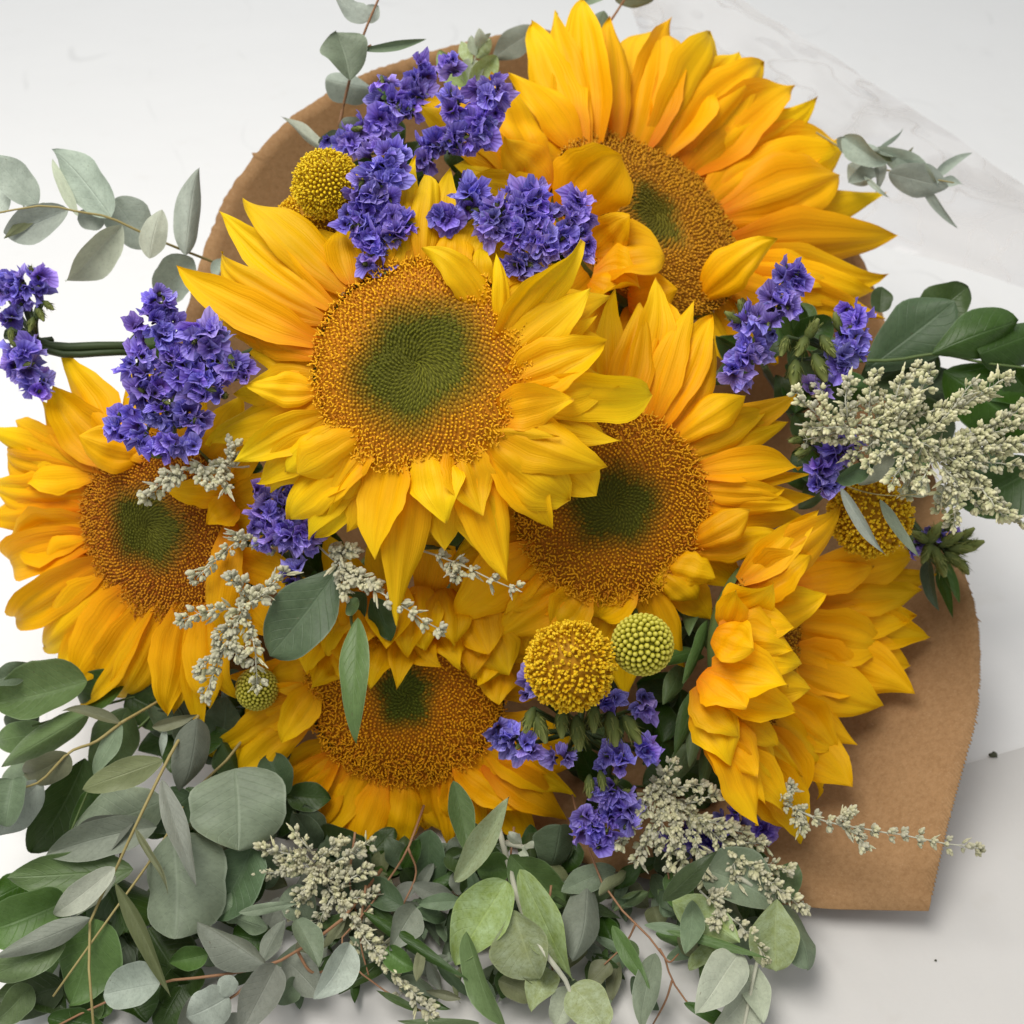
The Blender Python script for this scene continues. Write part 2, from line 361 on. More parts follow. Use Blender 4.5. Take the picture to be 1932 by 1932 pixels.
V2,F2,U2 = rim_surface(rim2, WAP, 160, 22, 0.80, 0.0, None, 0.0, 0.0006, 2)
mb = MB(); mb.add(V,F,None,U); mb.add(V2,F2,None,U2)
wrapme = mb.mesh('paper_wrap', M_KRAFT, True, TIE)
import bmesh
bm = bmesh.new(); bm.from_mesh(wrapme); bmesh.ops.remove_doubles(bm, verts=bm.verts, dist=0.0006); bmesh.ops.recalc_face_normals(bm, faces=bm.faces); 
inner=[v for v in bm.verts if not v.is_boundary]
for _ in range(120): bmesh.ops.smooth_vert(bm, verts=inner, factor=0.5, use_axis_x=True, use_axis_y=True, use_axis_z=True)
bm.to_mesh(wrapme); bm.free()
wrap = single('paper_wrap', wrapme, 'brown kraft paper cone wrapped behind the flowers, toothed right edge', 'paper wrap', loc=TIE)
sm = wrap.modifiers.new('thickness','SOLIDIFY'); sm.thickness = 0.0004; sm.offset = -1

# clear sleeve round the back of the bouquet, showing at top right
cel = [(1120,-120,.60),(1260,-75,.61),(1392,-5,.615),(1520,75,.62),(1700,190,.62),(1860,300,.62),(2030,430,.61),(2120,620,.60)]
V,F,U = rim_surface(cel, TIE+np.array((0.03,0.02,0)), 90, 26, 0.55, 0.010, None, 0.0, 0.0014)
single('cellophane_sleeve', mesh_from('cellophane_sleeve', V-TIE, F, U, True, M_CELLO), 'clear crinkled plastic sleeve behind the topmost sunflower', 'plastic wrap', loc=TIE)

# ------------------------------------------------------------------ petals and leaves
def blade(B, T, wd, hint, bend=0.06, side=0.0, cup=0.5, ridge=0.0, wave=0.1, twist=0.0, curl=0.0, prof='petal', fold=0.0, NU=8, NV=13, seed=0, curlat=0.6):
    rs = np.random.RandomState(seed)
    B = np.asarray(B); T = np.asarray(T); ax = T-B; L = np.linalg.norm(ax); t0 = ax/L
    N0 = hint-t0*np.dot(hint,t0)
    N0 = nrm(N0); S0 = np.cross(t0,N0)
    Mid = (B+T)/2+N0*bend*L+S0*side*L
    u = np.linspace(-1,1,NU+1); ph = rs.uniform(0,6.28,4); asym = rs.uniform(-0.12,0.12); pkj = rs.uniform(-.06,.08); tpj = rs.uniform(1.35,1.95); hook = rs.uniform(-1,1)*rs.uniform(0,.16); hw = rs.uniform(.015,.05)*(1 if ridge else .25); bk = rs.uniform(0,.035); fold = fold*rs.uniform(.3,1.0)
    V=[]; U=[]
    for j in range(NV+1):
        v = j/NV if prof in ('petal','blunt') else 0.5*(j/NV)+0.5*(0.5-0.5*math.cos(math.pi*j/NV))
        if prof=='round': v = 0.5-0.5*math.cos(math.pi*j/NV)
        c = B*(1-v)**2+2*Mid*v*(1-v)+T*v*v
        t = nrm(2*(1-v)*(Mid-B)+2*v*(T-Mid))
        N = nrm(N0-t*np.dot(N0,t)); S = np.cross(t,N)
        tw = twist*v; N,S = N*math.cos(tw)+S*math.sin(tw), S*math.cos(tw)-N*math.sin(tw)
        if v > curlat: c = c+N*curl*L*((v-curlat)/(1-curlat))**2
        if prof in ('petal','blunt') and v > 0.8: c = c+N*hook*L*((v-.8)/.2)**1.6*.5+S*hook*L*.35*((v-.8)/.2)**2
        if prof == 'petal':
            pk = 0.43+pkj
            f = 0.34+0.66*math.sin(math.pi/2*min(1,v/pk)) if v<pk else max(0.0,1-((v-pk)/(1-pk))**tpj)
        elif prof == 'blunt':
            pk = 0.62
            f = 0.32+0.68*math.sin(math.pi/2*min(1,v/pk)) if v<pk else max(0.0,1-((v-pk)/(1-pk))**2.5)**0.8
        elif prof == 'round':
            f = max(0.0, 1-abs(2*(v-0.5))**2.0)**0.5*(1.14-0.28*v)*(1 if v<.9 else 1-.25*((v-.9)/.1)**2)
        elif prof == 'oval':
            f = max(0.0, math.sin(math.pi*v**0.9))**0.72
        elif prof == 'obov':
            f = max(0.0, math.sin(math.pi*v**1.35))**0.62
        else:                                   # lance
            f = max(0.0, math.sin(math.pi*v**0.8))**0.9
        h = wd/2*f*(1+0.05*math.sin(v*11+ph[2])+hw*math.sin(v*27+ph[3])); a = cup*(0.6+0.4*v) if prof in('petal','blunt') else cup
        for x in u:
            au = a*x+1e-6
            px = h*math.sin(au)/au*x
            pz = -h*(1-math.cos(au))/(abs(a)+1e-6)*(1 if cup>0 else -1)
            if ridge: pz += ridge*wd*0.5*f*(0.5*math.cos(2*math.pi*(x+asym)*1.25)-1.6*math.exp(-((x-.33-asym*.5)/.13)**2)-1.6*math.exp(-((x+.33-asym*.5)/.13)**2))*max(0,math.sin(math.pi*min(1,v*1.02)))**0.7
            pz += fold*h*abs(x)
            if ridge: pz += bk*wd*math.sin(v*17+ph[2]+x*2)*(1-x*x*.5)*math.sin(math.pi*v)
            pz += wave*wd*0.5*x*x*math.sin(v*7.5+ph[0 if x<0 else 1])*min(1,v*2)
            q = c+S*px+N*pz
            if q[2] < 0.0025: q[2] = 0.0025+0.0003*rs.rand()
            V.append(q); U.append(((x+1)/2, v))
    F=[]
    for j in range(NV):
        for i in range(NU):
            k = j*(NU+1)+i; F.append((k,k+1,k+NU+2,k+NU+1))
    return np.array(V), F, np.array(U)

SEED = [100]
def add_blade(th, name, B, T, wd, mat, hint, **kw):
    SEED[0] += 1
    V,F,U = blade(B,T,wd,hint,seed=SEED[0],**kw)
    return th.part(name, mesh_from(name, V-th.loc, F, U, True, mat))

# ------------------------------------------------------------------ sunflower disc
def lerp(a,b,t): return np.array(a)*(1-t)+np.array(b)*t
def disc_mesh(seed, N=2600, green=0.48, fuzz=1.0, tone=(0.56,0.28,0.010), dark=(0.30,0.105,0.007), eye=(0.19,0.20,0.012), relief=1.0):
    rs = np.random.RandomState(seed); mb = MB(); tone=np.array(tone); dark=np.array(dark); eye=np.array(eye)
    def dome(r): return 0.13*(1-r**2.4)-0.05*math.exp(-(r/0.33)**2)
    def zone(r, an): return r+0.045*math.sin(an*2+seed)+0.03*math.sin(an*5+seed*2)
    nr, ns = 16, 48; V=[]; F=[]; C=[]
    for i in range(nr+1):
        r = i/nr
        for k in range(ns):
            an = 2*math.pi*k/ns; V.append((r*math.cos(an), r*math.sin(an), dome(r)-0.022-(0.06 if i==nr else 0)))
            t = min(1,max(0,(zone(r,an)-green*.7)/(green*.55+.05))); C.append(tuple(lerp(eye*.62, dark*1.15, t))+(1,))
    for i in range(nr):
        for k in range(ns): F.append((i*ns+k,(i+1)*ns+k,(i+1)*ns+(k+1)%ns,i*ns+(k+1)%ns))
    mb.add(V,F,np.array(C))
    ga = math.pi*(3-math.sqrt(5)); sp = 1.75/math.sqrt(N)
    for i in range(N):
        r = math.sqrt((i+0.5)/N)*1.02; an = i*ga+rs.normal(0,.25)*sp/max(r,.1)*.5; r+=rs.normal(0,.10)*sp
        p = np.array((r*math.cos(an), r*math.sin(an), dome(min(r,1.0))))
        er = np.array((math.cos(an),math.sin(an),0)); et = np.array((-er[1],er[0],0)); ez = np.array((0,0,1.0))
        nn = nrm(ez*0.9+er*0.5*max(0,r-0.3))
        z = zone(r,an)+rs.normal(0,.03); t = min(1,max(0,(z-green*.72)/(green*.5)))
        val = rs.uniform(.85,1.12)
        if z < green+.10:                       # closed scales leaning to the centre, green turning tan
            k = min(1,z/green); h = sp*(0.8+0.5*rs.rand()); tip = p+nn*h*(0.5+.35*k)*relief-er*h*1.05*(1-.65*k)+et*h*(0.5-.3*k)
            w_ = sp*(0.33+0.15*k); b = [p+et*w_, p+er*w_*1.2, p-et*w_, p-er*w_]
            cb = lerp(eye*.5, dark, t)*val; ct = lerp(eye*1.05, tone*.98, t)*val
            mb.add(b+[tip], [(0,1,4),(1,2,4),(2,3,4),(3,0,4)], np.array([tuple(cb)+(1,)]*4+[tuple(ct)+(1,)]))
        else:                                   # florets: short tube with curled styles, longer towards the rim
            f = min(1,max(0,(r-green-.08)/(1-green-.08)))
            hh = sp*(0.65+0.55*rs.rand())*(0.75+0.85*f*fuzz)*relief; w_ = sp*(.34-.10*f)
            lean = er*rs.uniform(-0.3,0.8)+et*rs.uniform(-0.8,0.8)
            a0 = p-nn*sp*.2; a1 = p+nn*hh*0.7+lean*hh*0.3
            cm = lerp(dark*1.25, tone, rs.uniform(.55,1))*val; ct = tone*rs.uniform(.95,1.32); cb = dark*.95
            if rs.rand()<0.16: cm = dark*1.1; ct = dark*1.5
            cb,cm,ct=[tuple(q)+(1,) for q in (cb,cm,ct)]
            base=[a0+(et*math.cos(q)+er*math.sin(q))*w_*.9 for q in (0,1.57,3.14,4.71)]
            top=[a1+(et*math.cos(q)+er*math.sin(q))*w_*1.1 for q in (0,1.57,3.14,4.71)]
            cap=a1+nn*w_*.8
            mb.add(base+top+[cap],[(0,1,5,4),(1,2,6,5),(2,3,7,6),(3,0,4,7),(4,5,8),(5,6,8),(6,7,8),(7,4,8)],np.array([cb]*4+[cm]*4+[ct]))
            if rs.rand() < .25+.75*f*fuzz:
                da = rs.uniform(0,6.28); w2=sp*.19
                for sg in (0,1):
                    d = (et*math.cos(da+sg*2.6)+er*math.sin(da+sg*2.6)); e2 = np.cross(d,nn)
                    b1 = a1+nn*hh*0.22+d*hh*0.32; b2 = b1+d*hh*0.3-nn*hh*0.12
                    mb.add([a1+e2*w2, a1-e2*w2, b1+e2*w2*1.1, b1-e2*w2*1.1, b1-nn*w2*1.6, b2],[(0,1,3,2),(1,4,3),(0,2,4),(2,3,5),(3,4,5),(4,2,5)],np.array([cm,cm,ct,ct,cm,ct]))
    return mb.mesh('floret_disc', M_DISC, True)
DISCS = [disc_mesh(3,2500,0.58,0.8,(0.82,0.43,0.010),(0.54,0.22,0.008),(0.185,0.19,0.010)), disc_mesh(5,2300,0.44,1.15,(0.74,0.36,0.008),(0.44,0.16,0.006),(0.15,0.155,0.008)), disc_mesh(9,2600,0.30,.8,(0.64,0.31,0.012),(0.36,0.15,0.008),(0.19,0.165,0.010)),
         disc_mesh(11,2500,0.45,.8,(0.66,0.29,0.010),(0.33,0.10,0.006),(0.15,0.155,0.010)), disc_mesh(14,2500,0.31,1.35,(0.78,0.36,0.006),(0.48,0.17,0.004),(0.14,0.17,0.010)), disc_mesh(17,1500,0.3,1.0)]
def calyx_mesh():
    mb = MB(); V=[];F=[]; prof=[(1.02,-.02),(1.0,-.14),(.8,-.3),(.45,-.42),(.16,-.52),(.12,-.62)]; ns=28
    for (r,z) in prof:
        for k in range(ns): an=2*math.pi*k/ns; V.append((r*math.cos(an),r*math.sin(an),z))
    for i in range(len(prof)-1):
        for k in range(ns): F.append((i*ns+k,i*ns+(k+1)%ns,(i+1)*ns+(k+1)%ns,(i+1)*ns+k))
    mb.add(V,F); return mb.mesh('calyx', M_STG)
CALYX = calyx_mesh()

def sunflower(label, cx, cy, d, R, n, petals, mat, disc, auto=14, alen=1.0, back=0.05, bracts=(), zroll=0.0, cupf=0.0, autoang=None, wk=1.0):
    c = P(cx,cy,d); nw = nrm(unit_to_world(n)); px = PX(d)
    th = Thing('sunflower', label, 'sunflower', c, 'sunflowers of the bouquet')
    r3 = R*px
    q = quat_z(nw, zroll)
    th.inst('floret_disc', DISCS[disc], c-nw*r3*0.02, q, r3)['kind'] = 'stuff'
    th.inst('calyx', CALYX, c-nw*r3*0.03, q, r3)
    # stem runs back to the tie
    p0 = c-nw*r3*0.6; p2 = p0*0.55+TIE*0.45; p1 = p0-nw*0.02+ (p2-p0)*0.3
    if p2[2]<0.02: p2[2]=0.02
    V,F,U = tube_geo(spline([p0,p1,p2],12),0.0042,0.0038,8)
    th.part('stem', mesh_from('stem', V-c, F, U, True, M_STG))
    nx,ny,nz = n
    def pdepth(x,y):                            # depth of the flower plane along the pixel's ray
        r = FW + RT*((x-966)/966*K) + UP*(-(y-966)/966*K)
        den = np.dot(r,nw)
        if abs(den)<1e-3: return d
        return np.dot(c-CAM,nw)/den
    e1 = nrm(np.cross(nw, np.array((0.0,0.0,1.0))+0.01)); e2 = np.cross(nw,e1)
    def edge(tx,ty):                            # disc rim point nearest in direction to the tip pixel
        best=None
        for k in range(48):
            an=2*math.pi*k/48; p=c+(e1*math.cos(an)+e2*math.sin(an))*r3*0.95
            rel=p-CAM; dz=np.dot(rel,FW); qx=966+np.dot(rel,RT)/dz/K*966; qy=966-np.dot(rel,UP)/dz/K*966
            a=np.array((qx-cx,qy-cy)); b=np.array((tx-cx,ty-cy)); s=np.dot(nrm(a),nrm(b))
            if best is None or s>best[0]: best=(s,p,qx,qy)
        return best
    for i, e in enumerate(petals):
        tx,ty,wd = e[:3]; o = e[3] if len(e)>3 else {}
        if 'b' in o:
            bx,by=o['b']; bx+=(cx-bx)*.09; by+=(cy-by)*.09; db=min(max(pdepth(bx,by), d-r3*1.0), d+r3*1.0)+0.001; B=P(bx,by,db+o.get('bd',0))
        else:
            _,B,bx,by=edge(tx,ty); B=B-nw*0.002; db=np.dot(B-CAM,FW)
        pl = math.hypot(tx-bx,ty-by)*px
        if 'k' in o: dk=o['k']*pl
        else:
            dk=min(max(pdepth(tx,ty)-db,-0.5*pl),0.5*pl)*0.8+back*pl-cupf*pl
        dk += o.get('l',0)*0.008+random.uniform(-1,1)*0.0022
        T=P(tx,ty,db+dk)
        hint=nrm(view(B)*0.8+nw*0.35+rng.normal(0,0.22,3))
        pr=o.get('p','petal'); 
        add_blade(th,'petal',B,T,wd*px*1.2*wk,mat,hint, bend=o.get('bend',random.uniform(0.02,0.13)), side=o.get('s',random.uniform(-0.07,0.07)),
                  cup=o.get('cup',random.choice((1,1,-1))*random.uniform(0.35,0.95)), ridge=random.uniform(0.045,0.11), wave=random.uniform(0.1,0.34), twist=o.get('tw',random.uniform(-0.4,0.4)), curl=o.get('c',random.uniform(-0.22,0.08)), prof=pr, NU=12, NV=15)
    for k in range(auto):
        an=2*math.pi*(k+random.uniform(-.2,.2))/auto
        if autoang and not autoang(an): continue
        rd=e1*math.cos(an)+e2*math.sin(an)
        B=c+rd*r3*0.9-nw*0.004; T=c+rd*r3*(1.0+alen*random.uniform(0.66,0.95))-nw*random.uniform(0.005,0.014)
        if T[2]<0.006: T[2]=0.006
        add_blade(th,'petal',B,T,R*0.46*px,mat,nrm(nw+rng.normal(0,0.15,3)),bend=random.uniform(0,.08),cup=random.uniform(.3,.8),ridge=0.08,wave=0.15,twist=random.uniform(-.3,.3),curl=random.uniform(-.12,.05))
    for (bx,by,b_d,tx,ty,t_d,wd,kw) in bracts:
        B=P(bx,by,b_d);T=P(tx,ty,t_d)
        add_blade(th,'bract',B,T,wd*px,M_SAL,nrm(view(B)+rng.normal(0,.3,3)),bend=0.12,cup=0.7,prof='lance',**kw)
    return th

F1=[(450,355,92,dict(b=(640,530))),(405,392,62,dict(b=(606,566),l=1)),(382,470,60,dict(b=(590,595),s=-.12,c=-.2)),(328,507,76,dict(b=(582,640))),(380,590,62,dict(b=(572,668),l=1)),(412,520,108,dict(b=(585,665),l=.5)),
(460,725,58,dict(b=(585,742),l=-.5)),(375,826,88,dict(b=(585,752),l=1.5)),(443,872,68,dict(b=(600,792))),(472,918,60,dict(b=(638,815),l=.8)),(535,893,78,dict(b=(640,806),p='blunt',bend=.2,cup=1.3)),(560,907,98,dict(b=(680,832),p='blunt',bend=.25,cup=1.2,l=-.5)),
(520,978,92,dict(b=(690,850),l=.6)),(623,938,60,dict(b=(690,845),bend=.2)),(594,1032,52,dict(b=(702,856),l=1)),(701,1056,92,dict(b=(742,852))),(836,988,94,dict(b=(806,850),bend=.15,l=-.7)),(906,972,88,dict(b=(872,842),bend=.15)),
(744,1180,86,dict(b=(782,880),l=1.2)),(957,1090,84,dict(b=(890,850),l=1.0,s=.05)),(1082,948,112,dict(b=(905,822),p='blunt')),(1043,1003,80,dict(b=(930,840),l=1.2)),(1128,928,92,dict(b=(960,820),p='blunt',l=1)),(1150,886,98,dict(b=(928,805),l=-.3)),
(1167,838,60,dict(b=(960,780),l=.8)),(1054,826,46,dict(b=(902,824),cup=2.0,l=-.8)),(1083,752,78,dict(b=(948,790),l=-.6,bend=.14)),(1162,728,74,dict(b=(958,768),bend=.14)),(1240,757,86,dict(b=(975,760),p='blunt',l=1)),(1148,650,94,dict(b=(960,735),bend=.13,l=-.3)),
(1128,597,62,dict(b=(958,700),l=.6)),(1116,548,86,dict(b=(955,688))),(1113,466,84,dict(b=(955,650),tw=.5,s=-.1,l=-.5)),(945,474,42,dict(b=(962,630),tw=.8,cup=1.6,k=-.2)),(797,455,66,dict(b=(932,590),s=.18,k=-.15,cup=1.0)),
(782,282,42,dict(b=(768,490),l=1)),(820,298,58,dict(b=(800,490),l=.5)),(640,408,74,dict(b=(655,520),l=.8)),(690,395,76,dict(b=(705,498))),(858,402,64,dict(b=(862,505),l=.5)),(745,400,66,dict(b=(745,492),l=.4)),(905,450,60,dict(b=(905,540),l=.6))]
F4=[(1146,553,54,dict(l=.8)),(1247,510,72,dict(b=(1190,790),l=.6)),(1219,565,74,dict(b=(1165,785),l=-.3)),(1276,543,58,dict(b=(1215,785),l=1)),(1302,553,60,dict(b=(1230,790),l=.3)),(1344,568,68,dict(b=(1245,798))),(1364,632,72,dict(b=(1262,810),l=-.4)),
(1405,740,72,dict(b=(1280,822),p='blunt',bend=.25,cup=1.3,l=-.6)),(1504,748,60,dict(b=(1295,835),l=.2)),(1452,770,62,dict(b=(1300,845),l=-.4)),(1491,797,64,dict(b=(1310,860))),(1515,870,60,dict(b=(1322,885),l=-.3)),(1527,895,46,dict(b=(1328,905),l=.3)),(1488,930,48,dict(b=(1330,920),l=-.6,bend=.15)),(1504,954,60,dict(b=(1332,945),l=-.2)),(1537,937,52,dict(b=(1332,930),l=1)),(1523,975,70,dict(b=(1335,965),l=.9)),
(1413,965,72,dict(b=(1318,1035),bend=.3,cup=1.4,l=-1,p='blunt')),(1466,998,70,dict(b=(1325,1045),l=.2)),(1352,1095,82,dict(b=(1255,1075),bend=.3,cup=1.6,p='blunt',l=-.8)),(1318,1142,70,dict(b=(1240,1085),bend=.3,cup=1.5,p='blunt',l=-.3)),(1218,1108,60,dict(b=(1290,1060),bend=.25,cup=1.4,k=-.2)),
(950,1160,64,dict(b=(1070,1110),s=.12,cup=1.1)),(925,1217,84,dict(b=(1080,1118),l=.7)),(1118,1170,80,dict(b=(1195,1115),bend=.2)),(1286,1275,60,dict(b=(1220,1105),l=.6)),(1178,1316,88,dict(b=(1180,1118),l=1.1)),(848,1178,108,dict(b=(1010,1040),l=.6)),(900,1150,74,dict(b=(1020,1060),l=1)),(975,1150,70,dict(b=(1050,1105),l=1)),(838,1075,92,dict(b=(1000,1010),l=1.5)),(1040,1190,80,dict(b=(1100,1125),l=.4))]
F5=[(610,1235,84,dict(b=(640,1105),k=-.25,l=-.8,bend=.15)),(668,1225,84,dict(b=(690,1090),k=-.25,l=-.8)),(730,1222,84,dict(b=(740,1085),k=-.25,l=-.9)),(800,1228,88,dict(b=(795,1085),k=-.25,l=-.8,bend=.15)),(862,1215,86,dict(b=(848,1090),k=-.25,l=-.7)),(925,1235,84,dict(b=(895,1105),k=-.25,l=-.6)),(960,1275,76,dict(b=(935,1150),k=-.2,l=-.4)),(575,1270,80,dict(b=(600,1140),k=-.2,l=-.4)),(765,1240,60,dict(b=(770,1110),k=-.3,l=-1.1,bend=.2)),(640,1255,60,dict(b=(660,1130),k=-.3,l=-1.0)),(640,1275,64,dict(b=(665,1175),k=-.3,l=-1)),(590,1300,70,dict(b=(620,1215),k=-.25,l=-.8,bend=.2)),(868,1250,70,dict(b=(840,1165),k=-.3,l=-.9,cup=1.3)),(890,1275,66,dict(b=(900,1180),k=-.3,l=-.7)),(940,1330,60,dict(b=(960,1250),k=-.3,l=-.4)),(660,1635,74,dict(b=(715,1480),l=.9)),(890,1615,70,dict(b=(850,1475),l=1)),(700,1600,80,dict(b=(735,1485),l=.7)),(575,1560,80,dict(b=(640,1440),l=.9)),(694,1297,58,dict(b=(722,1185),k=-.3,bend=.15,l=-1)),(750,1295,44,dict(b=(758,1180),k=-.3,l=-1)),(820,1255,62,dict(b=(772,1175),k=-.3,l=-1)),(978,1258,84,dict(b=(830,1200),bend=.25,cup=1.4,k=-.1,p='blunt')),(911,1297,58,dict(b=(930,1205),k=-.3)),
(1087,1497,66,dict(b=(930,1420),l=.3)),(981,1526,76,dict(b=(870,1445),l=-.4)),(1078,1547,72,dict(b=(930,1450))),(1017,1602,76,dict(b=(930,1460),l=.6)),(1087,1452,52,dict(b=(950,1400),l=.6)),
(743,1614,86,dict(b=(765,1485),bend=.22,cup=1.2)),(849,1626,46,dict(b=(832,1480),tw=.7,cup=1.5)),(640,1592,96,dict(b=(690,1465),l=.3)),(543,1602,72,dict(b=(640,1450),l=.8)),(520,1570,84,dict(b=(620,1440),l=.4)),(590,1600,84,dict(b=(660,1455))),
(432,1457,100,dict(b=(575,1345),p='blunt',s=.15,l=-.4)),(378,1440,82,dict(b=(575,1300),l=.7)),(528,1402,62,dict(b=(585,1290),k=-.15,l=-.6)),(488,1282,82,dict(b=(595,1250),l=.3)),(440,1370,80,dict(b=(578,1300),l=.5)),(690,1560,84,dict(b=(720,1475),l=.5)),(800,1570,74,dict(b=(800,1480),l=.8)),(900,1570,84,dict(b=(860,1470),l=.8))]
F3=[(107,657,92,dict(b=(238,862),l=.4)),(95,731,90,dict(b=(215,868))),(73,757,76,dict(b=(200,872),l=.4)),(2,784,62,dict(b=(185,870),l=.6)),(-20,815,62,dict(b=(172,885),l=.3)),(-30,850,72,dict(b=(165,895))),(30,898,76,dict(b=(175,882),l=-.6)),(147,820,88,dict(b=(275,845),l=-.9,bend=.15,k=.0)),(225,790,80,dict(b=(300,850),l=-.5)),
(-40,920,84,dict(b=(155,925))),(-40,980,92,dict(b=(152,960),l=.3)),(-5,1040,104,dict(b=(160,995))),(64,1102,104,dict(b=(172,1030),l=-.2)),(2,1188,84,dict(b=(195,1065),l=.3)),(47,1250,102,dict(b=(225,1095),l=-.1)),(138,1288,118,dict(b=(262,1118),l=-.5)),(97,1306,66,dict(b=(250,1110),l=.6)),(147,1340,74,dict(b=(292,1132),l=.2)),(205,1350,74,dict(b=(325,1142),l=.4)),(308,1354,78,dict(b=(352,1150),l=-.4)),(326,1350,62,dict(b=(370,1150),l=.5)),(396,1346,76,dict(b=(395,1150),l=-.2)),(381,1402,52,dict(b=(385,1150),l=1)),(425,1340,62,dict(b=(412,1142),l=.4)),
(318,932,54,dict(b=(452,930),k=-.2,l=-.5)),(389,987,56,dict(b=(462,950),k=-.2,l=-.7)),(402,1200,62,dict(b=(450,985),k=-.1,l=-.3)),(450,1240,70,dict(b=(440,1080),l=.2)),(395,870,64,dict(b=(440,900),k=-.2)),(-20,1080,90,dict(b=(165,1020),l=.8))]
F2=[(995,21,72,dict(b=(1085,262),l=.6)),(960,131,62,dict(b=(1075,268),l=.4,s=.1)),(1036,7,62,dict(b=(1092,262),l=.3)),(1085,-22,76,dict(b=(1112,258),l=-.3)),(1146,20,76,dict(b=(1152,258),cup=1.3,l=-.4)),(1222,4,104,dict(b=(1185,266),p='blunt',l=.5)),(1262,22,84,dict(b=(1205,270),l=.8)),(1377,44,104,dict(b=(1232,275),l=.2)),(1405,84,92,dict(b=(1260,285),l=.5)),(1466,100,112,dict(b=(1280,298))),(1510,145,94,dict(b=(1305,315),l=.5)),(1545,192,88,dict(b=(1320,325),l=.1)),(1599,229,94,dict(b=(1340,345),l=.4)),(1606,277,112,dict(b=(1355,370))),(1611,318,120,dict(b=(1372,405),l=-.5)),(1664,366,76,dict(b=(1395,420),l=1.2)),(1692,447,98,dict(b=(1395,465),l=.7)),(1672,533,78,dict(b=(1395,490),l=.5)),(1653,564,72,dict(b=(1390,505),l=.3)),(1664,597,62,dict(b=(1385,520),l=.9)),(1602,526,72,dict(b=(1385,500),l=-.3)),(1560,592,64,dict(b=(1370,540),l=-.2)),
(1462,442,72,dict(b=(1330,575),k=-.2,bend=.2,cup=1.2,l=-1)),(1172,292,112,dict(b=(1048,410),k=-.25,p='blunt',bend=.18,l=-.6)),(1248,462,98,dict(b=(1110,505),k=-.25,p='blunt',l=-.6)),(1188,408,72,dict(b=(1100,485),k=-.25,l=-.8)),(1210,527,92,dict(b=(1105,535),k=-.15,l=-.5)),(1280,545,80,dict(b=(1180,580),k=-.1)),
(934,141,108,dict(b=(1015,335),s=-.25,k=-.05)),(945,263,84,dict(b=(1022,350),k=-.2,l=-.6)),(856,298,64,dict(b=(1010,350),k=-.05,l=-.2)),(800,178,82,dict(b=(985,290),k=.05)),(788,206,56,dict(b=(960,320),k=.02)),(840,155,60,dict(b=(1000,280),k=.1)),(885,330,60,dict(b=(1020,380),k=-.1)),(1060,110,90,dict(b=(1100,260),l=1)),(1320,110,100,dict(b=(1240,280),l=1)),(1440,200,110,dict(b=(1300,320),l=.9)),(1520,280,110,dict(b=(1350,380),l=.9))]
F6=[(1500,1180,70,dict(b=(1352,1170),k=-0.10,l=-.3)),(1520,1255,74,dict(b=(1345,1235),k=-0.07,l=-.1)),(1505,1345,74,dict(b=(1330,1300),k=-0.07,l=.1)),(1440,1510,66,dict(b=(1320,1390),k=-0.05,l=.2)),(1500,1540,66,dict(b=(1370,1420),k=0,l=.4)),(1601,966,84,dict(b=(1400,1100),k=-0.05,l=-.3)),(1541,961,62,dict(b=(1390,1085),k=-0.03,l=.3)),(1525,1042,84,dict(b=(1395,1112),k=-0.10,l=-.3)),(1564,1124,84,dict(b=(1400,1150),k=-0.10,l=-.2)),(1464,1107,84,dict(b=(1362,1160),k=-0.12,l=-.8)),(1393,1108,54,dict(b=(1358,1185),k=-0.15,l=-1,cup=.9)),(1503,1221,98,dict(b=(1345,1190),k=-0.12,l=-.5)),(1421,1223,74,dict(b=(1335,1195),k=-0.20,l=-1.2)),(1489,1291,94,dict(b=(1332,1265),k=-0.12,l=-.6)),(1534,1302,84,dict(b=(1360,1290),k=-0.07)),(1410,1335,84,dict(b=(1312,1275),k=-0.17,l=-1)),(1471,1406,62,dict(b=(1360,1345),k=-0.05)),(1398,1386,86,dict(b=(1302,1300),k=-0.15,l=-.9)),(1380,1446,76,dict(b=(1305,1330),k=-0.10,l=-.7)),(1429,1467,72,dict(b=(1330,1370),k=-0.07,l=-.2)),(1476,1491,78,dict(b=(1370,1380),k=-0.03)),(1428,1558,78,dict(b=(1325,1370),k=-0.05,l=-.2)),(1515,1467,44,dict(b=(1410,1390),k=0)),(1529,1595,84,dict(b=(1410,1440),k=.05,l=.3)),(1490,1570,70,dict(b=(1390,1430),k=.05,l=.3)),
(1653,1066,78,dict(b=(1500,1085),k=-0.01)),(1746,1052,94,dict(b=(1510,1095),k=0.04)),(1749,1115,112,dict(b=(1515,1120),k=0.01)),(1758,1090,84,dict(b=(1520,1110),k=0.09)),(1765,1199,94,dict(b=(1520,1165),k=0.04)),(1740,1160,84,dict(b=(1520,1150),k=0.00)),(1725,1262,94,dict(b=(1515,1195),k=0.04)),(1721,1302,114,dict(b=(1510,1220),k=0.01)),(1674,1344,104,dict(b=(1490,1265),k=0.01)),(1613,1403,74,dict(b=(1480,1320),k=0.04)),(1604,1481,112,dict(b=(1460,1365),k=-0.01)),(1520,1500,80,dict(b=(1440,1390),k=-0.01)),(1690,1230,100,dict(b=(1500,1180),k=0.05)),(1640,1300,100,dict(b=(1490,1230),k=0.05)),(1580,1420,90,dict(b=(1470,1330),k=0.03)),(1560,1440,90,dict(b=(1455,1350),k=0,l=.3)),(1650,1260,104,dict(b=(1500,1200),k=.05,l=.6)),(1570,1500,80,dict(b=(1450,1400),k=0,l=.6))]
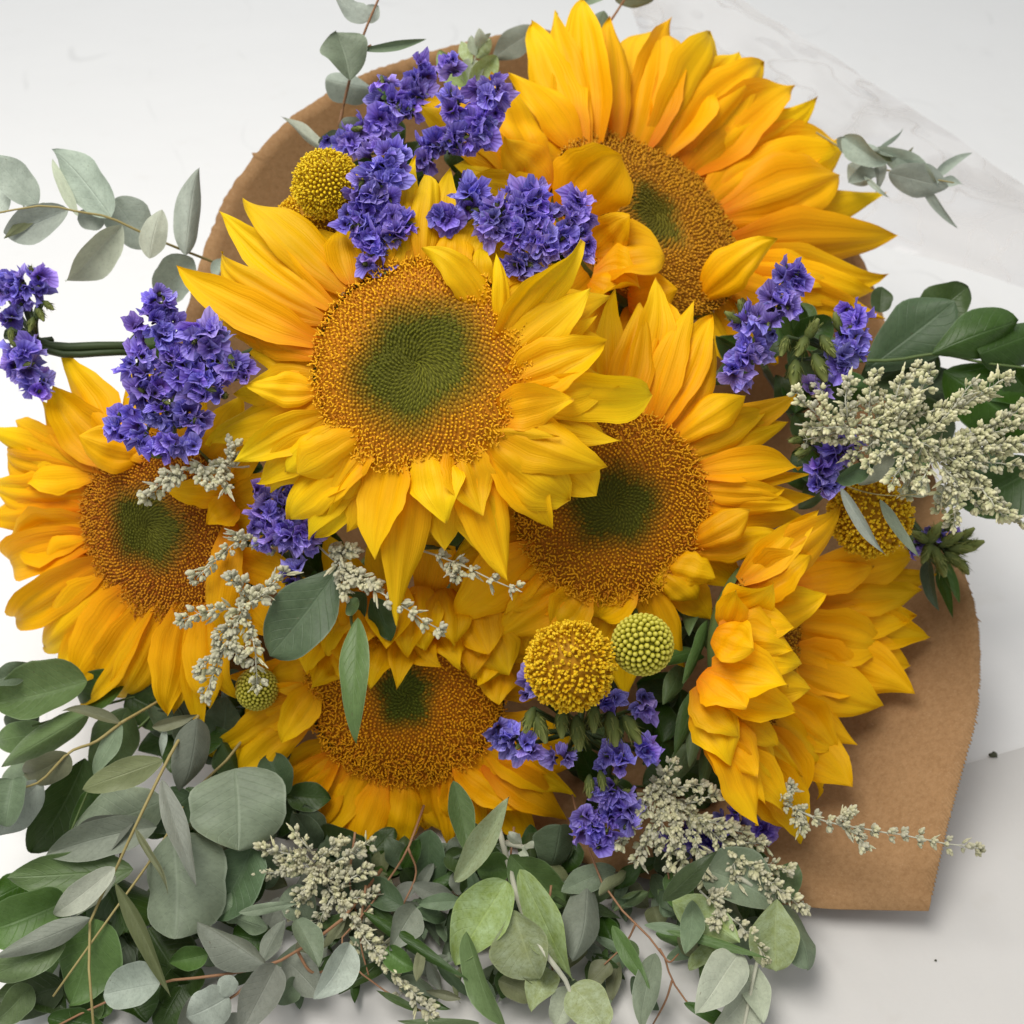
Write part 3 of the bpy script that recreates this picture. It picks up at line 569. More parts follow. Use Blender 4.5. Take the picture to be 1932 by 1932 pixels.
BR6=[(1335,1170,.448,1288,1290,.44,40,{}),(1330,1240,.455,1238,1262,.435,36,dict(side=.2)),(1310,1300,.45,1272,1425,.44,40,{}),(1318,1340,.45,1300,1452,.44,34,{}),(1312,1110,.46,1300,1200,.445,44,{}),(1290,1250,.46,1250,1330,.45,42,{}),(1340,1380,.455,1322,1500,.45,34,{}),(1300,1190,.47,1240,1220,.45,40,{}),(1310,1400,.46,1260,1480,.46,50,{})]
sunflower('large yellow sunflower with green eye, frontmost at centre', 790,690,.405,205,(-.12,.10,.98),F1,M_PET,0,24)
sunflower('sunflower half hidden under the right edge of the central one', 1155,955,.437,182,(.10,-.02,.99),F4,M_PETO,1,20)
sunflower('leftmost sunflower with a pale bud spray across its disc', 288,995,.445,176,(-.42,-.10,.90),F3,M_PETO,3,20,autoang=None)
sunflower('topmost sunflower with tall upright golden petals', 1228,415,.49,205,(.46,.42,.78),F2,M_PETO,2,18,wk=1.16,back=-.1)
sunflower('lowest sunflower with orange disc and drooping petals above the greenery', 764,1305,.452,186,(-.02,-.20,.975),F5,M_PETO,4,18,cupf=.05)
sunflower('sunflower turned sideways beside the brown paper at right', 1445,1225,.450,165,(.80,.02,.60),F6,M_PETO,5,0,bracts=BR6)

# ------------------------------------------------------------------ statice
def floret_mesh(seed, open_=1.0):
    rs=np.random.RandomState(seed); ns=20; V=[];U=[];F=[]
    def funnel(sc,z0,ph,amp,o):
        rings=[(0.08,0.0,0.0),(0.15,0.38,.2),(0.36*o+.05,0.68,.45),(0.70*o+.05,0.88,.75),(0.95*o,1.05,1.0)]
        jz=np.convolve(np.tile(rs.normal(0,1,ns),3),(.5,1,.5),'same')[ns:2*ns]*.6; jr=rs.normal(0,1,ns); n0=len(V); zz=rs.choice((-1,1),ns)
        for i,(r,h,v) in enumerate(rings):
            a=i/4
            for k in range(ns):
                an=2*math.pi*k/ns
                pent=1/max(.78,math.cos((an+ph[0])%(2*math.pi/5)-math.pi/5)/math.cos(0))
                rr=r*(1+a*(0.5*(pent-1.1)+0.09*jr[k]*a+0.16*math.cos(2*an+ph[1])*a)-0.07*a*(k%2))*sc
                hh=(h+a**1.6*amp*(0.20*jz[k]+0.17*math.sin(2*an+ph[2])+0.13*math.sin(5*an+ph[1])+0.09*zz[k]*a))*sc+z0
                V.append((rr*math.cos(an),rr*math.sin(an),hh)); U.append((k/ns,v))
        for i in range(4):
            for k in range(ns): F.append((n0+i*ns+k,n0+i*ns+(k+1)%ns,n0+(i+1)*ns+(k+1)%ns,n0+(i+1)*ns+k))
    funnel(1.0,0,rs.uniform(0,6.28,3),1.25,open_)
    if seed%3!=1: funnel(.62,.26,rs.uniform(0,6.28,3),1.5,open_*.9)
    return mesh_from('floret',V,F,U,True,M_STAT)
FLO=[floret_mesh(20+i,o) for i,o in enumerate((.95,1.0,.85,.7,1.05,.9,.55,.8,.95,.65))]
def sbud_mesh(seed):
    rs=np.random.RandomState(seed); mb=MB(); ns=7
    V=[];F=[];U=[]
    for (r,h,v) in ((.12,0,0),(.30,.35,.3),(.26,.8,.6),(.08,1.25,.9)):
        for k in range(ns): an=2*math.pi*k/ns; V.append((r*math.cos(an),r*math.sin(an),h)); U.append((k/ns,v))
    for i in range(3):
        for k in range(ns): F.append((i*ns+k,i*ns+(k+1)%ns,(i+1)*ns+(k+1)%ns,(i+1)*ns+k))
    mb.add(V,F,None,U)
    for k in range(34):                          # hairy bract tips
        an=rs.uniform(0,6.28); h=rs.uniform(.2,.9); d=np.array((math.cos(an),math.sin(an),0)); t=np.array((-d[1],d[0],0)); b=d*.24+np.array((0,0,h))
        mb.add([b+t*.05,b-t*.05,b+d*rs.uniform(.1,.3)+np.array((0,0,rs.uniform(.2,.5)))],[(0,1,2)],None,[(0,.7),(0,.7),(0,1)])
    return mb.mesh('green_bud',M_SBUD)
SBUD=[sbud_mesh(i) for i in range(4)]
STG='statice sprigs of the bouquet'
def statice(label, blobs, d, size=24, buds=(), budn=0.6, stem=True, dens=1.0, stems=None, root=None):
    px=PX(d); cx=np.mean([b[0] for b in blobs]); cy=np.mean([b[1] for b in blobs])
    root=P(*root) if root else P(cx,cy,d+0.03)
    if root[2]<.006: root[2]=.006
    th=Thing('statice_sprig',label,'statice',root,STG)
    mb=MB()
    end=root*0.75+TIE*0.25 if not stems else root+np.array((.004,.004,-.002)); V,F,U=tube_geo(spline([end,root],4),.0016,.0014,5); mb.add(V,F,None,U)
    for b in blobs:
        x,y,rx,ry=b[:4]; dd=b[4] if len(b)>4 else 0.0
        c=P(x,y,d+dd); base=c*.55+root*.45-view(c)*0.012
        V,F,U=tube_geo(spline([root,base,c-view(c)*min(rx,ry)*px*.3],7),.0012,.0008,5); mb.add(V,F,None,U)
        n=max(4,int(dens*1.45*rx*ry/(size*.60)**2)); got=[]; tries=0
        while len(got)<n and tries<800:
            tries+=1; a=random.uniform(0,6.28); r=math.sqrt(random.random())
            ux,uy=r*math.cos(a),r*math.sin(a)
            if any((ux-g[0])**2*rx*rx+(uy-g[1])**2*ry*ry<(size*.60)**2 for g in got): continue
            got.append((ux,uy))
        for (ux,uy) in got:
            rr=min(1,ux*ux+uy*uy); dep=math.sqrt(1-rr*.9)*min(rx,ry)*px*0.85
            p=P(x+ux*rx,y+uy*ry,d+dd-dep)
            dirn=nrm(RT*ux*.95-UP*uy*.95-FW*(0.35+.75*math.sqrt(1-rr*.9))+rng.normal(0,.5,3))
            s=size*px*random.uniform(.8,1.25)
            th.inst('floret',random.choice(FLO),p-dirn*s*.95,quat_z(dirn,random.uniform(0,6.28)),s)
            if random.random()<budn:
                d2=nrm(dirn+rng.normal(0,.6,3)); th.inst('green_bud',random.choice(SBUD),p-dirn*s*1.1,quat_z(d2),s*.75)
    for (x,y,ang,s) in buds:                     # green buds pointing down the picture etc.
        p=P(x,y,d-.004); dn=nrm(RT*math.cos(math.radians(ang))+UP*math.sin(math.radians(ang))-FW*.25)
        q=p-dn*s*px*.5
        th.inst('green_bud',random.choice(SBUD),q,quat_z(dn,random.uniform(0,6)),s*px)
        V,F,U=tube_geo(spline([root,(root+q)/2-FW*.004,q],6),.0009,.0007,5); mb.add(V,F,None,U)
    for pl in (stems or ()):
        V,F,U=tube_geo(spline([P(*q) for q in pl[0]],10),pl[1]*px,pl[1]*px*.8,6); mb.add(V,F,None,U)
    th.part('stem',mb.mesh('stem',M_STD,True,root))
    return th
statice('violet statice in front of the brown paper above the billy buttons',[(845,118,16,16),(800,125,28,24),(742,180,38,34),(785,165,26,26),(715,228,40,34),(655,266,40,26),(770,212,24,28)],.455)
statice('violet statice column hanging just right of the billy buttons',[(725,300,44,36),(712,355,48,46),(678,408,46,32),(745,430,38,34),(705,482,32,36),(700,440,36,30)],.412)
statice('violet statice loop against the left petals of the topmost sunflower',[(925,182,34,38),(850,200,28,30),(878,255,44,32),(802,292,28,32),(835,268,36,22),(905,225,30,26)],.44)
statice('widest violet statice clump directly above the central sunflower',[(885,365,34,32),(838,410,28,22),(940,412,46,44),(1000,382,56,44),(1010,446,64,50),(1082,400,36,40),(1095,452,28,42),(985,500,42,26)],.412)
statice('violet statice clump between the leftmost and central sunflowers',[(300,572,44,26),(295,620,48,40),(385,636,42,40),(255,688,36,40),(370,718,56,40),(440,700,28,28),(282,740,38,26),(238,802,32,32),(352,790,52,28),(330,840,54,22),(268,828,30,24),(330,680,40,36),(300,775,36,26),(410,680,36,30)],.41,dens=.92)
statice('violet statice at the far left edge on a dark winged stem',[(48,540,50,36),(2,540,30,36),(40,680,40,42),(70,722,24,24),(5,592,30,22)],.45,buds=[(75,590,-60,26),(60,610,-100,24),(20,630,-80,24),(90,575,-40,22)],stems=[([(10,630,.455),(60,640,.456),(110,655,.458),(225,652,.462),(330,660,.475)],10),([(60,645,.456),(120,668,.458),(225,664,.462),(330,668,.475)],8),([(40,560,.45),(60,620,.453),(70,650,.456)],5)],root=(70,645,.457))
statice('dark violet statice in shade below the left side of the central sunflower',[(500,955,38,36),(562,1010,46,42),(502,1010,38,32),(592,975,38,32),(556,1085,22,24),(540,930,36,26)],.427)
statice('mauve statice at the lower right of the topmost sunflower',[(1485,520,30,28),(1480,568,34,34),(1432,610,42,34),(1418,668,32,34),(1395,705,26,28)],.425,buds=[(1385,600,150,30),(1400,585,110,28)])
statice('mauve statice with green buds in front of the broad dark leaves',[(1612,620,28,42),(1600,680,32,32),(1552,728,34,20)],.425,buds=[(1500,700,-100,44),(1545,690,-70,46),(1515,650,-120,38),(1560,650,-60,40),(1480,650,-110,34),(1530,625,60,36),(1580,610,110,30)])
statice('mauve statice peeking out below the big pale spray at right',[(1592,848,42,26),(1556,888,26,30),(1552,915,24,22)],.43,buds=[(1520,850,200,32),(1535,830,150,32),(1505,830,190,26)])
statice('violet statice upside down below the two lower billy buttons',[(1000,1300,32,24),(952,1385,26,22),(985,1408,32,24),(1066,1424,32,22),(1165,1432,42,22),(1215,1420,20,24),(1140,1320,46,16),(1215,1330,22,24)],.425,buds=[(1018,1368,-70,48),(1090,1378,-85,52),(1155,1370,-80,52),(1190,1372,-60,48),(1000,1355,-110,40),(1120,1350,-90,44),(1060,1360,-90,44)])
statice('violet statice on the greenery right of the lowest sunflower',[(1152,1500,42,28),(1172,1542,32,28),(1108,1550,34,26),(1130,1582,38,18)],.425,buds=[(1112,1480,-90,34),(1135,1470,-80,30)])
statice('deep violet statice behind the pale spray near the brown paper',[(1310,1582,48,32),(1380,1545,30,24),(1440,1568,22,20),(1350,1600,40,24)],.447)
statice('faded statice with brown buds at the far right above the brown paper',[(1780,1010,30,22),(1720,1030,26,18)],.47,size=16,dens=.5,buds=[(1760,1010,60,40),(1790,1020,30,40),(1810,1035,0,40),(1800,1055,-40,40),(1775,1060,-80,40),(1750,1040,-120,36),(1830,1030,20,36),(1790,985,80,36),(1820,1010,40,30),(1765,1045,-60,40),(1740,1015,150,34),(1815,1065,-60,30)])

# ------------------------------------------------------------------ billy buttons (craspedia)
def ball_mesh(seed,n,style,c0,c1,c2):
    rs=np.random.RandomState(seed); mb=MB()
    V=[];F=[];nr,ns=10,16
    for i in range(nr+1):
        th=math.pi*i/nr
        for k in range(ns): V.append((.93*math.sin(th)*math.cos(2*math.pi*k/ns),.93*math.sin(th)*math.sin(2*math.pi*k/ns),.93*math.cos(th)))
    for i in range(nr):
        for k in range(ns): F.append((i*ns+k,(i+1)*ns+k,(i+1)*ns+(k+1)%ns,i*ns+(k+1)%ns))
    mb.add(V,F,c0+(1,))
    ga=math.pi*(3-math.sqrt(5)); cell=math.sqrt(4*math.pi/n)
    for i in range(n):
        z=1-2*(i+.5)/n; r=math.sqrt(1-z*z); d=np.array((r*math.cos(i*ga),r*math.sin(i*ga),z))
        a=nrm(np.cross(d,(.3,.4,.87))); b=np.cross(d,a)
        if style=='bead' or (style=='mix' and d[2]>0.87):
            s=cell*.50*(1 if style=='bead' else .8)
            V=[d*.9];U=[]
            for (rr,h) in ((1,.95),(.95,1.03),(.55,1.085)):
                for k in range(6): an=k*math.pi/3+i; V.append(d*h+(a*math.cos(an)+b*math.sin(an))*s*rr)
            V.append(d*1.10); V=V[1:]
            F=[(q*6+k,q*6+(k+1)%6,q*6+6+(k+1)%6,q*6+6+k) for q in (0,1) for k in range(6)]+[(12+k,12+(k+1)%6,18) for k in range(6)]
            mb.add(V,F,np.array([c0+(1,)]*6+[c1+(1,)]*6+[c2+(1,)]*7))
        else:
            bump=1+.07*math.sin(d[0]*9+seed)*math.sin(d[1]*8)*math.sin(d[2]*9+1)
            for _ in range(3):
                o=(a*rs.normal()+b*rs.normal())*cell*.35; s=cell*rs.uniform(.22,.38); h=bump*rs.uniform(.98,1.09)
                p=d*h+o; q=nrm(d+rs.normal(0,.5,3)); x=nrm(np.cross(q,(.2,.9,.4))); y=np.cross(q,x)
                V=[p+x*s,p+y*s,p-x*s,p-y*s,p+q*s*.9,p-d*cell]
                cc=c1 if rs.rand()<.6 else c2
                mb.add(V,[(0,1,4),(1,2,4),(2,3,4),(3,0,4),(1,0,5),(2,1,5),(3,2,5),(0,3,5)],np.array([cc+(1,)]*4+[c2+(1,)]+[c0+(1,)]))
    return mb.mesh('floret_ball',M_CRAS,style=='bead')
BALL_Y=ball_mesh(1,700,'mix',(.42,.25,.004),(.80,.55,.012),(.88,.68,.03))
BALL_R=ball_mesh(2,520,'rough',(.45,.22,.004),(.78,.47,.008),(.86,.60,.02))
BALL_G=ball_mesh(3,300,'bead',(.20,.19,.01),(.45,.42,.03),(.66,.62,.11))
def billy(label,x,y,d,R,me,nd=(0,0,1)):
    c=P(x,y,d); th=Thing('billy_button',label,'billy button',c,'billy button flowers')
    nw=nrm(unit_to_world(nd)); s=R*PX(d)/1.06
    o=th.inst('floret_ball',me,c,quat_z(nw,x*.1),s); o['kind']='stuff'
    e=c*.6+TIE*.4; V,F,U=tube_geo(spline([c-nw*s*.9,(c-nw*.03)*.7+e*.3,e],9),.0016,.0015,6)
    th.part('stem',mesh_from('stem',V-c,F,U,True,M_STG))
billy('yellow billy button on top against the brown paper',617,348,.42,64,BALL_Y,(.05,-.1,1))
billy('yellow billy button tucked behind the upper one',585,425,.445,62,BALL_R)
billy('largest crumbly yellow billy button beside the greenish one',1075,1256,.402,84,BALL_R,(0,.1,1))
billy('small greenish beaded billy button beside the largest one',1212,1216,.408,58,BALL_G,(.1,.2,1))
billy('billy button almost hidden beneath the leftmost sunflower',485,1300,.452,40,BALL_G)
billy('flattened yellow billy button below the big pale spray at right',1642,972,.45,78,BALL_R)

# ------------------------------------------------------------------ artemisia sprays
def abud_mesh(seed):
    rs=np.random.RandomState(seed); ns=6; V=[];U=[];F=[]; pr=((.09,0,0),(.25,.2,.25),(.29,.5,.55),(.20,.80,.85),(.05,.95,1))
    for q in range(4):
        tl=0.15 if q==0 else rs.uniform(.45,.75); az=q*2.09+rs.uniform(-.4,.4); sc=rs.uniform(.72,1.0)
        z=np.array((math.sin(tl)*math.cos(az),math.sin(tl)*math.sin(az),math.cos(tl))); x=nrm(np.cross(z,(.3,.5,.1))); y=np.cross(z,x); n0=len(V)
        for i,(r,h,v) in enumerate(pr):
            for k in range(ns):
                an=2*math.pi*k/ns; rr=r*sc*(1+rs.uniform(-.2,.2)); p=x*rr*math.cos(an)+y*rr*math.sin(an)+z*(h*sc*(1.1 if q==0 else .9)); V.append(tuple(p)); U.append((k/ns,v))
        for i in range(len(pr)-1):
            for k in range(ns): F.append((n0+i*ns+k,n0+i*ns+(k+1)%ns,n0+(i+1)*ns+(k+1)%ns,n0+(i+1)*ns+k))
        F.append(tuple(n0+(len(pr)-1)*ns+k for k in range(ns)))
    return mesh_from('bud',V,F,U,True,M_ART)
ABUD=[abud_mesh(i) for i in range(6)]
ARG='pale bud sprays of the bouquet'
def spray(label, branches, size=15, step=13, per=3, spread=.9, r=1.6, loc=None, leaves=0.12):
    p0=PT(*branches[0][0]); th=Thing('artemisia_spray',label,'artemisia',p0,ARG); mb=MB(); buds=[]
    for bi,br in enumerate(branches):
        P3=[PT(*q) for q in br]; px=PX(np.dot(P3[0]-CAM,FW))
        L=sum(math.hypot(br[i+1][0]-br[i][0],br[i+1][1]-br[i][1]) for i in range(len(br)-1))
        n=max(4,int(L/step)); pts=spline(P3,n+1)
        for i in range(1,n): pts[i]+=rng.normal(0,.9*px,3)
        V,F,U=tube_geo(pts,r*px*1.2,r*px*.7,5); mb.add(V,F,None,U)
        for i in range(n+1):
            t=nrm(pts[min(i+1,n)]-pts[max(i-1,0)]); f=i/n
            if f<.12 and len(br)>2 and bi==0: continue
            m_=per if random.random()<.75 else per-1
            if i==n: m_=per+1
            ph=random.uniform(0,6.28)
            for k in range(m_):
                a=nrm(np.cross(t,(.31,.2,.93))); b=np.cross(t,a); an=ph+6.28*k/m_
                dr=nrm((a*math.cos(an)+b*math.sin(an))*spread+t*random.uniform(.5,1.1)-FW*.15)
                if i==n and k==0: dr=t
                s=size*px*random.uniform(.7,1.2); o=pts[i]+dr*s*random.uniform(.1,.8)
                if o[2]<.003: continue
                if random.random()<leaves: buds.append((o,dr,(s*.45,s*.45,s*1.7)))
                else: buds.append((o,dr,(s,s,s*1.05)))
                V,F,U=tube_geo(np.array([pts[i],o]),.6*px,.5*px,4); mb.add(V,F,None,U)
    th.part('stem',mb.mesh('stem',M_STP,True,p0))
    random.shuffle(buds); buds.sort(key=lambda q: np.dot(q[0]-CAM,FW)>1e9)
    for (o,dr,s) in buds[:295]: th.inst('bud',random.choice(ABUD),o,quat_z(dr,random.uniform(0,6)),s)
    if len(buds)>295:
        m2=MB()
        for (o,dr,s) in buds[295:]:
            me=random.choice(ABUD); vv=np.array([v.co for v in me.vertices])*np.array(s); R=np.array(quat_z(dr).to_matrix())
            m2.add(vv@R.T+o,[tuple(p.vertices) for p in me.polygons],None,np.array([(0,min(1,v.co[2])) for v in me.vertices]))
        th.part('bud_mass',m2.mesh('bud_mass',M_ART,True,p0),kind='stuff')
    return th
A1=[[(1500,800,.43),(1600,800,.418),(1700,820,.412),(1800,870,.415),(1860,930,.42)]]
for (x0,y0,x1,y1) in [(1560,795,1505,742),(1570,795,1548,735),(1600,795,1600,722),(1640,800,1648,708),(1660,800,1700,715),(1680,800,1730,690),(1690,805,1752,705),(1740,830,1830,728),(1760,800,1900,712),(1700,790,1862,745),(1770,850,1932,768),(1780,850,1920,800),(1790,860,1940,835),(1810,870,1930,880),(1800,860,1900,850),(1840,900,1928,985),(1850,920,1890,970),(1800,890,1800,985),(1790,880,1770,960),(1760,860,1735,915),(1700,830,1640,872),(1720,840,1685,905),(1650,815,1575,828),(1620,810,1530,808),(1600,805,1515,830),(1660,825,1605,860),(1740,845,1710,930),(1680,815,1720,760),(1720,825,1790,770),(1640,808,1670,745),(1590,800,1625,760),(1760,860,1850,820),(1740,850,1820,905),(1780,880,1850,960)]:
    dz=random.uniform(-.008,.012); A1.append([(x0,y0,.416),((x0+x1)/2+random.uniform(-6,6),(y0+y1)/2+random.uniform(-6,6),.413+dz*.5),(x1,y1,.416+dz)])
spray('big fluffy pale green bud spray over the dark leaves at right',A1,15,10,3,1.1)
spray('short pale bud sprig lying across the disc of the leftmost sunflower',[[(470,880,.425),(400,880,.415),(330,892,.412),(278,936,.412)],[(440,880,.42),(436,848,.415)],[(380,884,.415),(395,915,.412)],[(345,890,.413),(320,905,.41)],[(415,880,.417),(425,915,.414)]],17,16)
spray('pale bud spray drooping over the lower right petals of the leftmost sunflower',[[(545,1075,.435),(470,1140,.42),(430,1210,.415),(388,1310,.415)],[(520,1040,.43),(455,1010,.422)],[(460,1010,.425),(415,1050,.42),(370,1092,.42)],[(455,1150,.42),(400,1150,.415),(345,1170,.417)],[(490,1125,.42),(530,1085,.42)],[(460,1160,.42),(480,1220,.416),(485,1290,.417)],[(470,1130,.42),(440,1090,.415)],[(440,1180,.417),(410,1200,.414)],[(450,1150,.417),(500,1120,.415)],[(430,1210,.415),(450,1240,.413)],[(425,1220,.415),(380,1260,.414)]],17,16)
spray('knobbly pale bud sprig pointing down right under the central sunflower',[[(600,1030,.43),(660,1080,.42),(735,1130,.412),(825,1185,.408)],[(640,1060,.42),(650,1110,.418)],[(660,1080,.42),(700,1100,.415)],[(620,1040,.425),(660,1040,.42)]],18,24,4)
spray('thin pale bud sprig in front of the drooping petals below the central sunflower',[[(800,1040,.42),(870,1065,.412),(962,1108,.405)],[(850,1060,.415),(860,1085,.412)]],16,30,4,leaves=.3)
A6=[[(560,1590,.445),(640,1700,.43),(720,1810,.018),(818,1912,.014)]]
for (x0,y0,x1,y1) in [(590,1630,492,1652),(580,1620,500,1600),(600,1640,548,1722),(610,1640,690,1592),(600,1620,640,1590),(590,1610,560,1575),(630,1680,690,1640),(640,1700,700,1690),(630,1690,600,1740),(600,1640,580,1690),(680,1760,690,1720),(700,1780,740,1790),(690,1770,660,1790),(740,1830,770,1830),(770,1860,750,1880),(620,1660,650,1640),(575,1610,530,1630)]:
    A6.append([(x0,y0,.433),((x0+x1)/2,(y0+y1)/2,.428),(x1,y1,.43)])
spray('long pale bud spray trailing onto the table under the lowest sunflower',A6,15,10)
A7=[[(1225,1470,.44),(1320,1550,.43),(1410,1630,.425),(1512,1712,.42)]]
for (x0,y0,x1,y1) in [(1250,1490,1190,1555),(1260,1500,1205,1620),(1270,1510,1290,1650),(1250,1490,1320,1480),(1240,1480,1270,1440),(1290,1520,1345,1500),(1310,1540,1370,1560),(1300,1540,1330,1650),(1260,1500,1240,1590),(1370,1590,1440,1590),(1400,1620,1480,1640),(1380,1600,1390,1670),(1430,1650,1450,1690),(1230,1480,1170,1590),(1330,1560,1400,1570),(1280,1510,1260,1630),(1240,1480,1210,1520)]:
    A7.append([(x0,y0,.432),((x0+x1)/2,(y0+y1)/2,.426),(x1,y1,.426)])
spray('dense pale bud spray over the greenery below the sideways sunflower',A7,15,10)
spray('slender bud sprig reaching across the brown paper onto the table',[[(1425,1490,.437),(1560,1550,.425),(1700,1575,.42),(1838,1600,.42)],[(1500,1520,.43),(1510,1555,.428)],[(1580,1555,.424),(1600,1535,.422)],[(1600,1560,.424),(1630,1590,.42)],[(1470,1510,.43),(1490,1490,.43)]],15,27,4)
spray('small bud sprig between pale round leaves at the bottom right',[[(1320,1680,.42),(1395,1745,.415),(1442,1802,.414)],[(1335,1695,.42),(1360,1690,.417)],[(1360,1715,.418),(1350,1740,.416)]],15,17)

# ------------------------------------------------------------------ foliage
EG='eucalyptus sprigs of the bouquet'; FG='leafy green sprigs of the bouquet'
def sprig(name, label, cat, stems, leaves, d=.45, stem_mat=M_STO, group=EG, sr=3.0, prof='oval'):
    """ leaves: (bx,by, tx,ty, width, kind[, opts]); opts: d = base distance/height, e = tip distance/height, p = outline """
    p0=PT(*stems[0][0]); th=Thing(name,label,cat,p0,group); mb=MB()
    for st in stems:
        P3=[PT(*q) for q in st]; px=PX(np.dot(P3[0]-CAM,FW))
        V,F,U=tube_geo(spline(P3,14),sr*px,sr*px*.6,6); mb.add(V,F,None,U)
    th.part('stem',mb.mesh('stem',stem_mat,True,p0))
    for lf in leaves:
        bx,by,tx,ty,wd,kd=lf[:6]; o=lf[6] if len(lf)>6 else {}
        db=o.get('d',d); dt=o.get('e',None)
        if dt is None: dt=db+(random.uniform(-.008,.008) if db>=.25 else random.uniform(-.003,.004))
        B=PT(bx,by,db); T=PT(tx,ty,dt); px=PX(np.dot(B-CAM,FW)); L=np.linalg.norm(T-B)
        asp=L/(wd*px); pr=o.get('p') or ('round' if asp<1.45 else ('lance' if asp>3.2 else prof))
        hint=nrm(view(B)+rng.normal(0,.24,3))
        sg=1 if np.dot(np.cross(nrm(T-B),hint),RT)>0 else -1
        # the camera sees the top side (front face) unless told otherwise
        if o.get('back'): hint=-hint
        add_blade(th,'leaf',B,T,wd*px*1.06,LM[kd],hint,bend=o.get('bend',random.uniform(-.02,.09))*(-1 if o.get('back') else 1),side=o.get('s',random.uniform(-.07,.07)),cup=o.get('cup',random.choice((-1,1))*random.uniform(.3,.85)),wave=o.get('w',random.uniform(.08,.24)),twist=random.uniform(-.45,.45),fold=o.get('f',random.choice((-1,1,1))*.55),curl=o.get('c',random.uniform(-.2,.1)),prof=pr,NU=10,NV=16)
    return th

sprig('eucalyptus_sprig','silvery oval-leaved eucalyptus sprig reaching out at upper left','eucalyptus',
 [[(470,520,.50),(340,470,.475),(270,440,.465),(205,410,.46),(150,400,.455),(80,388,.45),(-20,405,.445)]],
 [(210,410,105,283,86,'e',dict(p='oval')),(147,408,93,292,22,'v'),(72,386,-12,292,66,'e'),(130,395,2,448,64,'e'),(84,382,4,450,24,'o'),(214,376,278,470,80,'e',dict(d=.468)),(231,425,130,540,72,'v'),(282,488,305,393,50,'v',dict(d=.455)),(350,482,370,320,54,'e',dict(d=.47)),(364,487,296,556,76,'e',dict(d=.478)),(200,412,146,414,42,'e',dict(d=.468)),(428,490,405,525,30,'e',dict(d=.485)),(10,402,-30,350,50,'e'),(45,392,50,330,10,'v')],.46,sr=2.6)
sprig('eucalyptus_sprig','eucalyptus sprig with round leaf standing upright at the top left of centre','eucalyptus',
 [[(640,240,.49),(650,190,.485),(668,120,.48),(690,55,.475),(722,-20,.47)],[(675,100,.478),(700,85,.475)]],
 [(660,152,634,62,88,'g',dict(d=.475,p='obov')),(614,150,706,168,62,'e',dict(d=.492,p='round')),(682,94,810,71,18,'g'),(694,38,632,-8,52,'e'),(690,40,715,12,34,'e',dict(d=.485)),(614,282,535,218,28,'v',dict(d=.495)),(640,245,690,232,36,'l',dict(d=.47)),(600,270,650,250,30,'g',dict(d=.47))],.475,M_STR,sr=3.2)
sprig('eucalyptus_sprig','spiky narrow eucalyptus tip right of the topmost sunflower','eucalyptus',
 [[(1540,250,.53),(1640,310,.52),(1720,330,.515),(1800,345,.51)]],
 [(1655,282,1709,244,10,'e'),(1590,258,1668,312,46,'e'),(1676,326,1790,354,66,'e'),(1770,345,1819,345,20,'e'),(1756,341,1836,284,20,'e'),(1735,336,1806,430,18,'e'),(1690,332,1721,279,14,'o'),(1630,333,1674,373,11,'e'),(1655,292,1657,362,22,'l'),(1650,280,1772,342,46,'e'),(1580,260,1622,290,30,'e'),(1600,345,1665,322,36,'e'),(1610,285,1660,285,28,'e'),(1700,300,1650,292,12,'o'),(1600,310,1645,345,44,'e',dict(d=.53))],.515,M_STO,sr=2.2)
sprig('leafy_sprig','broad dark glossy leaves spreading at the right edge','foliage',
 [[(1560,680,.49),(1680,680,.485),(1770,668,.48),(1860,685,.475),(1990,700,.47)],[(1690,900,.47),(1800,860,.47),(1990,850,.465)]],
 [(1632,700,1800,572,128,'t',dict(d=.49,p='obov')),(1726,610,1828,540,84,'d',dict(d=.50)),(1758,668,1934,606,98,'d',dict(d=.475,p='obov')),(1848,668,1975,622,96,'d',dict(d=.472,p='round')),(1610,750,1765,665,126,'d',dict(d=.497,p='obov')),(1780,700,1960,840,124,'d',dict(d=.485)),(1960,878,1812,955,112,'d',dict(d=.475)),(1700,720,1850,760,90,'t',dict(d=.49)),(1960,720,1840,740,70,'d',dict(d=.48)),(1900,690,1960,760,60,'d'),(1650,790,1800,840,120,'d',dict(d=.50)),(1820,880,1930,940,90,'t',dict(d=.48)),(1660,590,1665,540,40,'d',dict(d=.5)),(1600,700,1560,640,80,'d',dict(d=.5)),(1660,820,1700,900,80,'d',dict(d=.495)),(1850,800,1950,800,90,'d',dict(d=.487))],.48,M_STG,FG,3.6)
sprig('leafy_sprig','blue green leaf and folded pale leaf left below the central sunflower','foliage',
 [[(700,1100,.455),(665,1150,.44),(665,1190,.425)],[(700,1110,.45),(640,1070,.43)]],
 [(640,1068,508,1238,122,'t',dict(d=.425,e=.42,p='obov',c=0)),(675,1165,660,1404,64,'s',dict(d=.42,e=.405,bend=.1,cup=.9,p='lance')),(700,1128,735,1210,52,'d',dict(d=.435)),(660,1120,600,1230,90,'d',dict(d=.445)),(690,1120,640,1180,60,'d',dict(d=.44)),(675,1150,655,1140,36,'s',dict(d=.42)),(720,1060,700,1150,80,'d',dict(d=.455)),(760,1010,880,1030,70,'d',dict(d=.45)),(870,960,840,1030,60,'d',dict(d=.44))],.43,M_STG,FG,4)
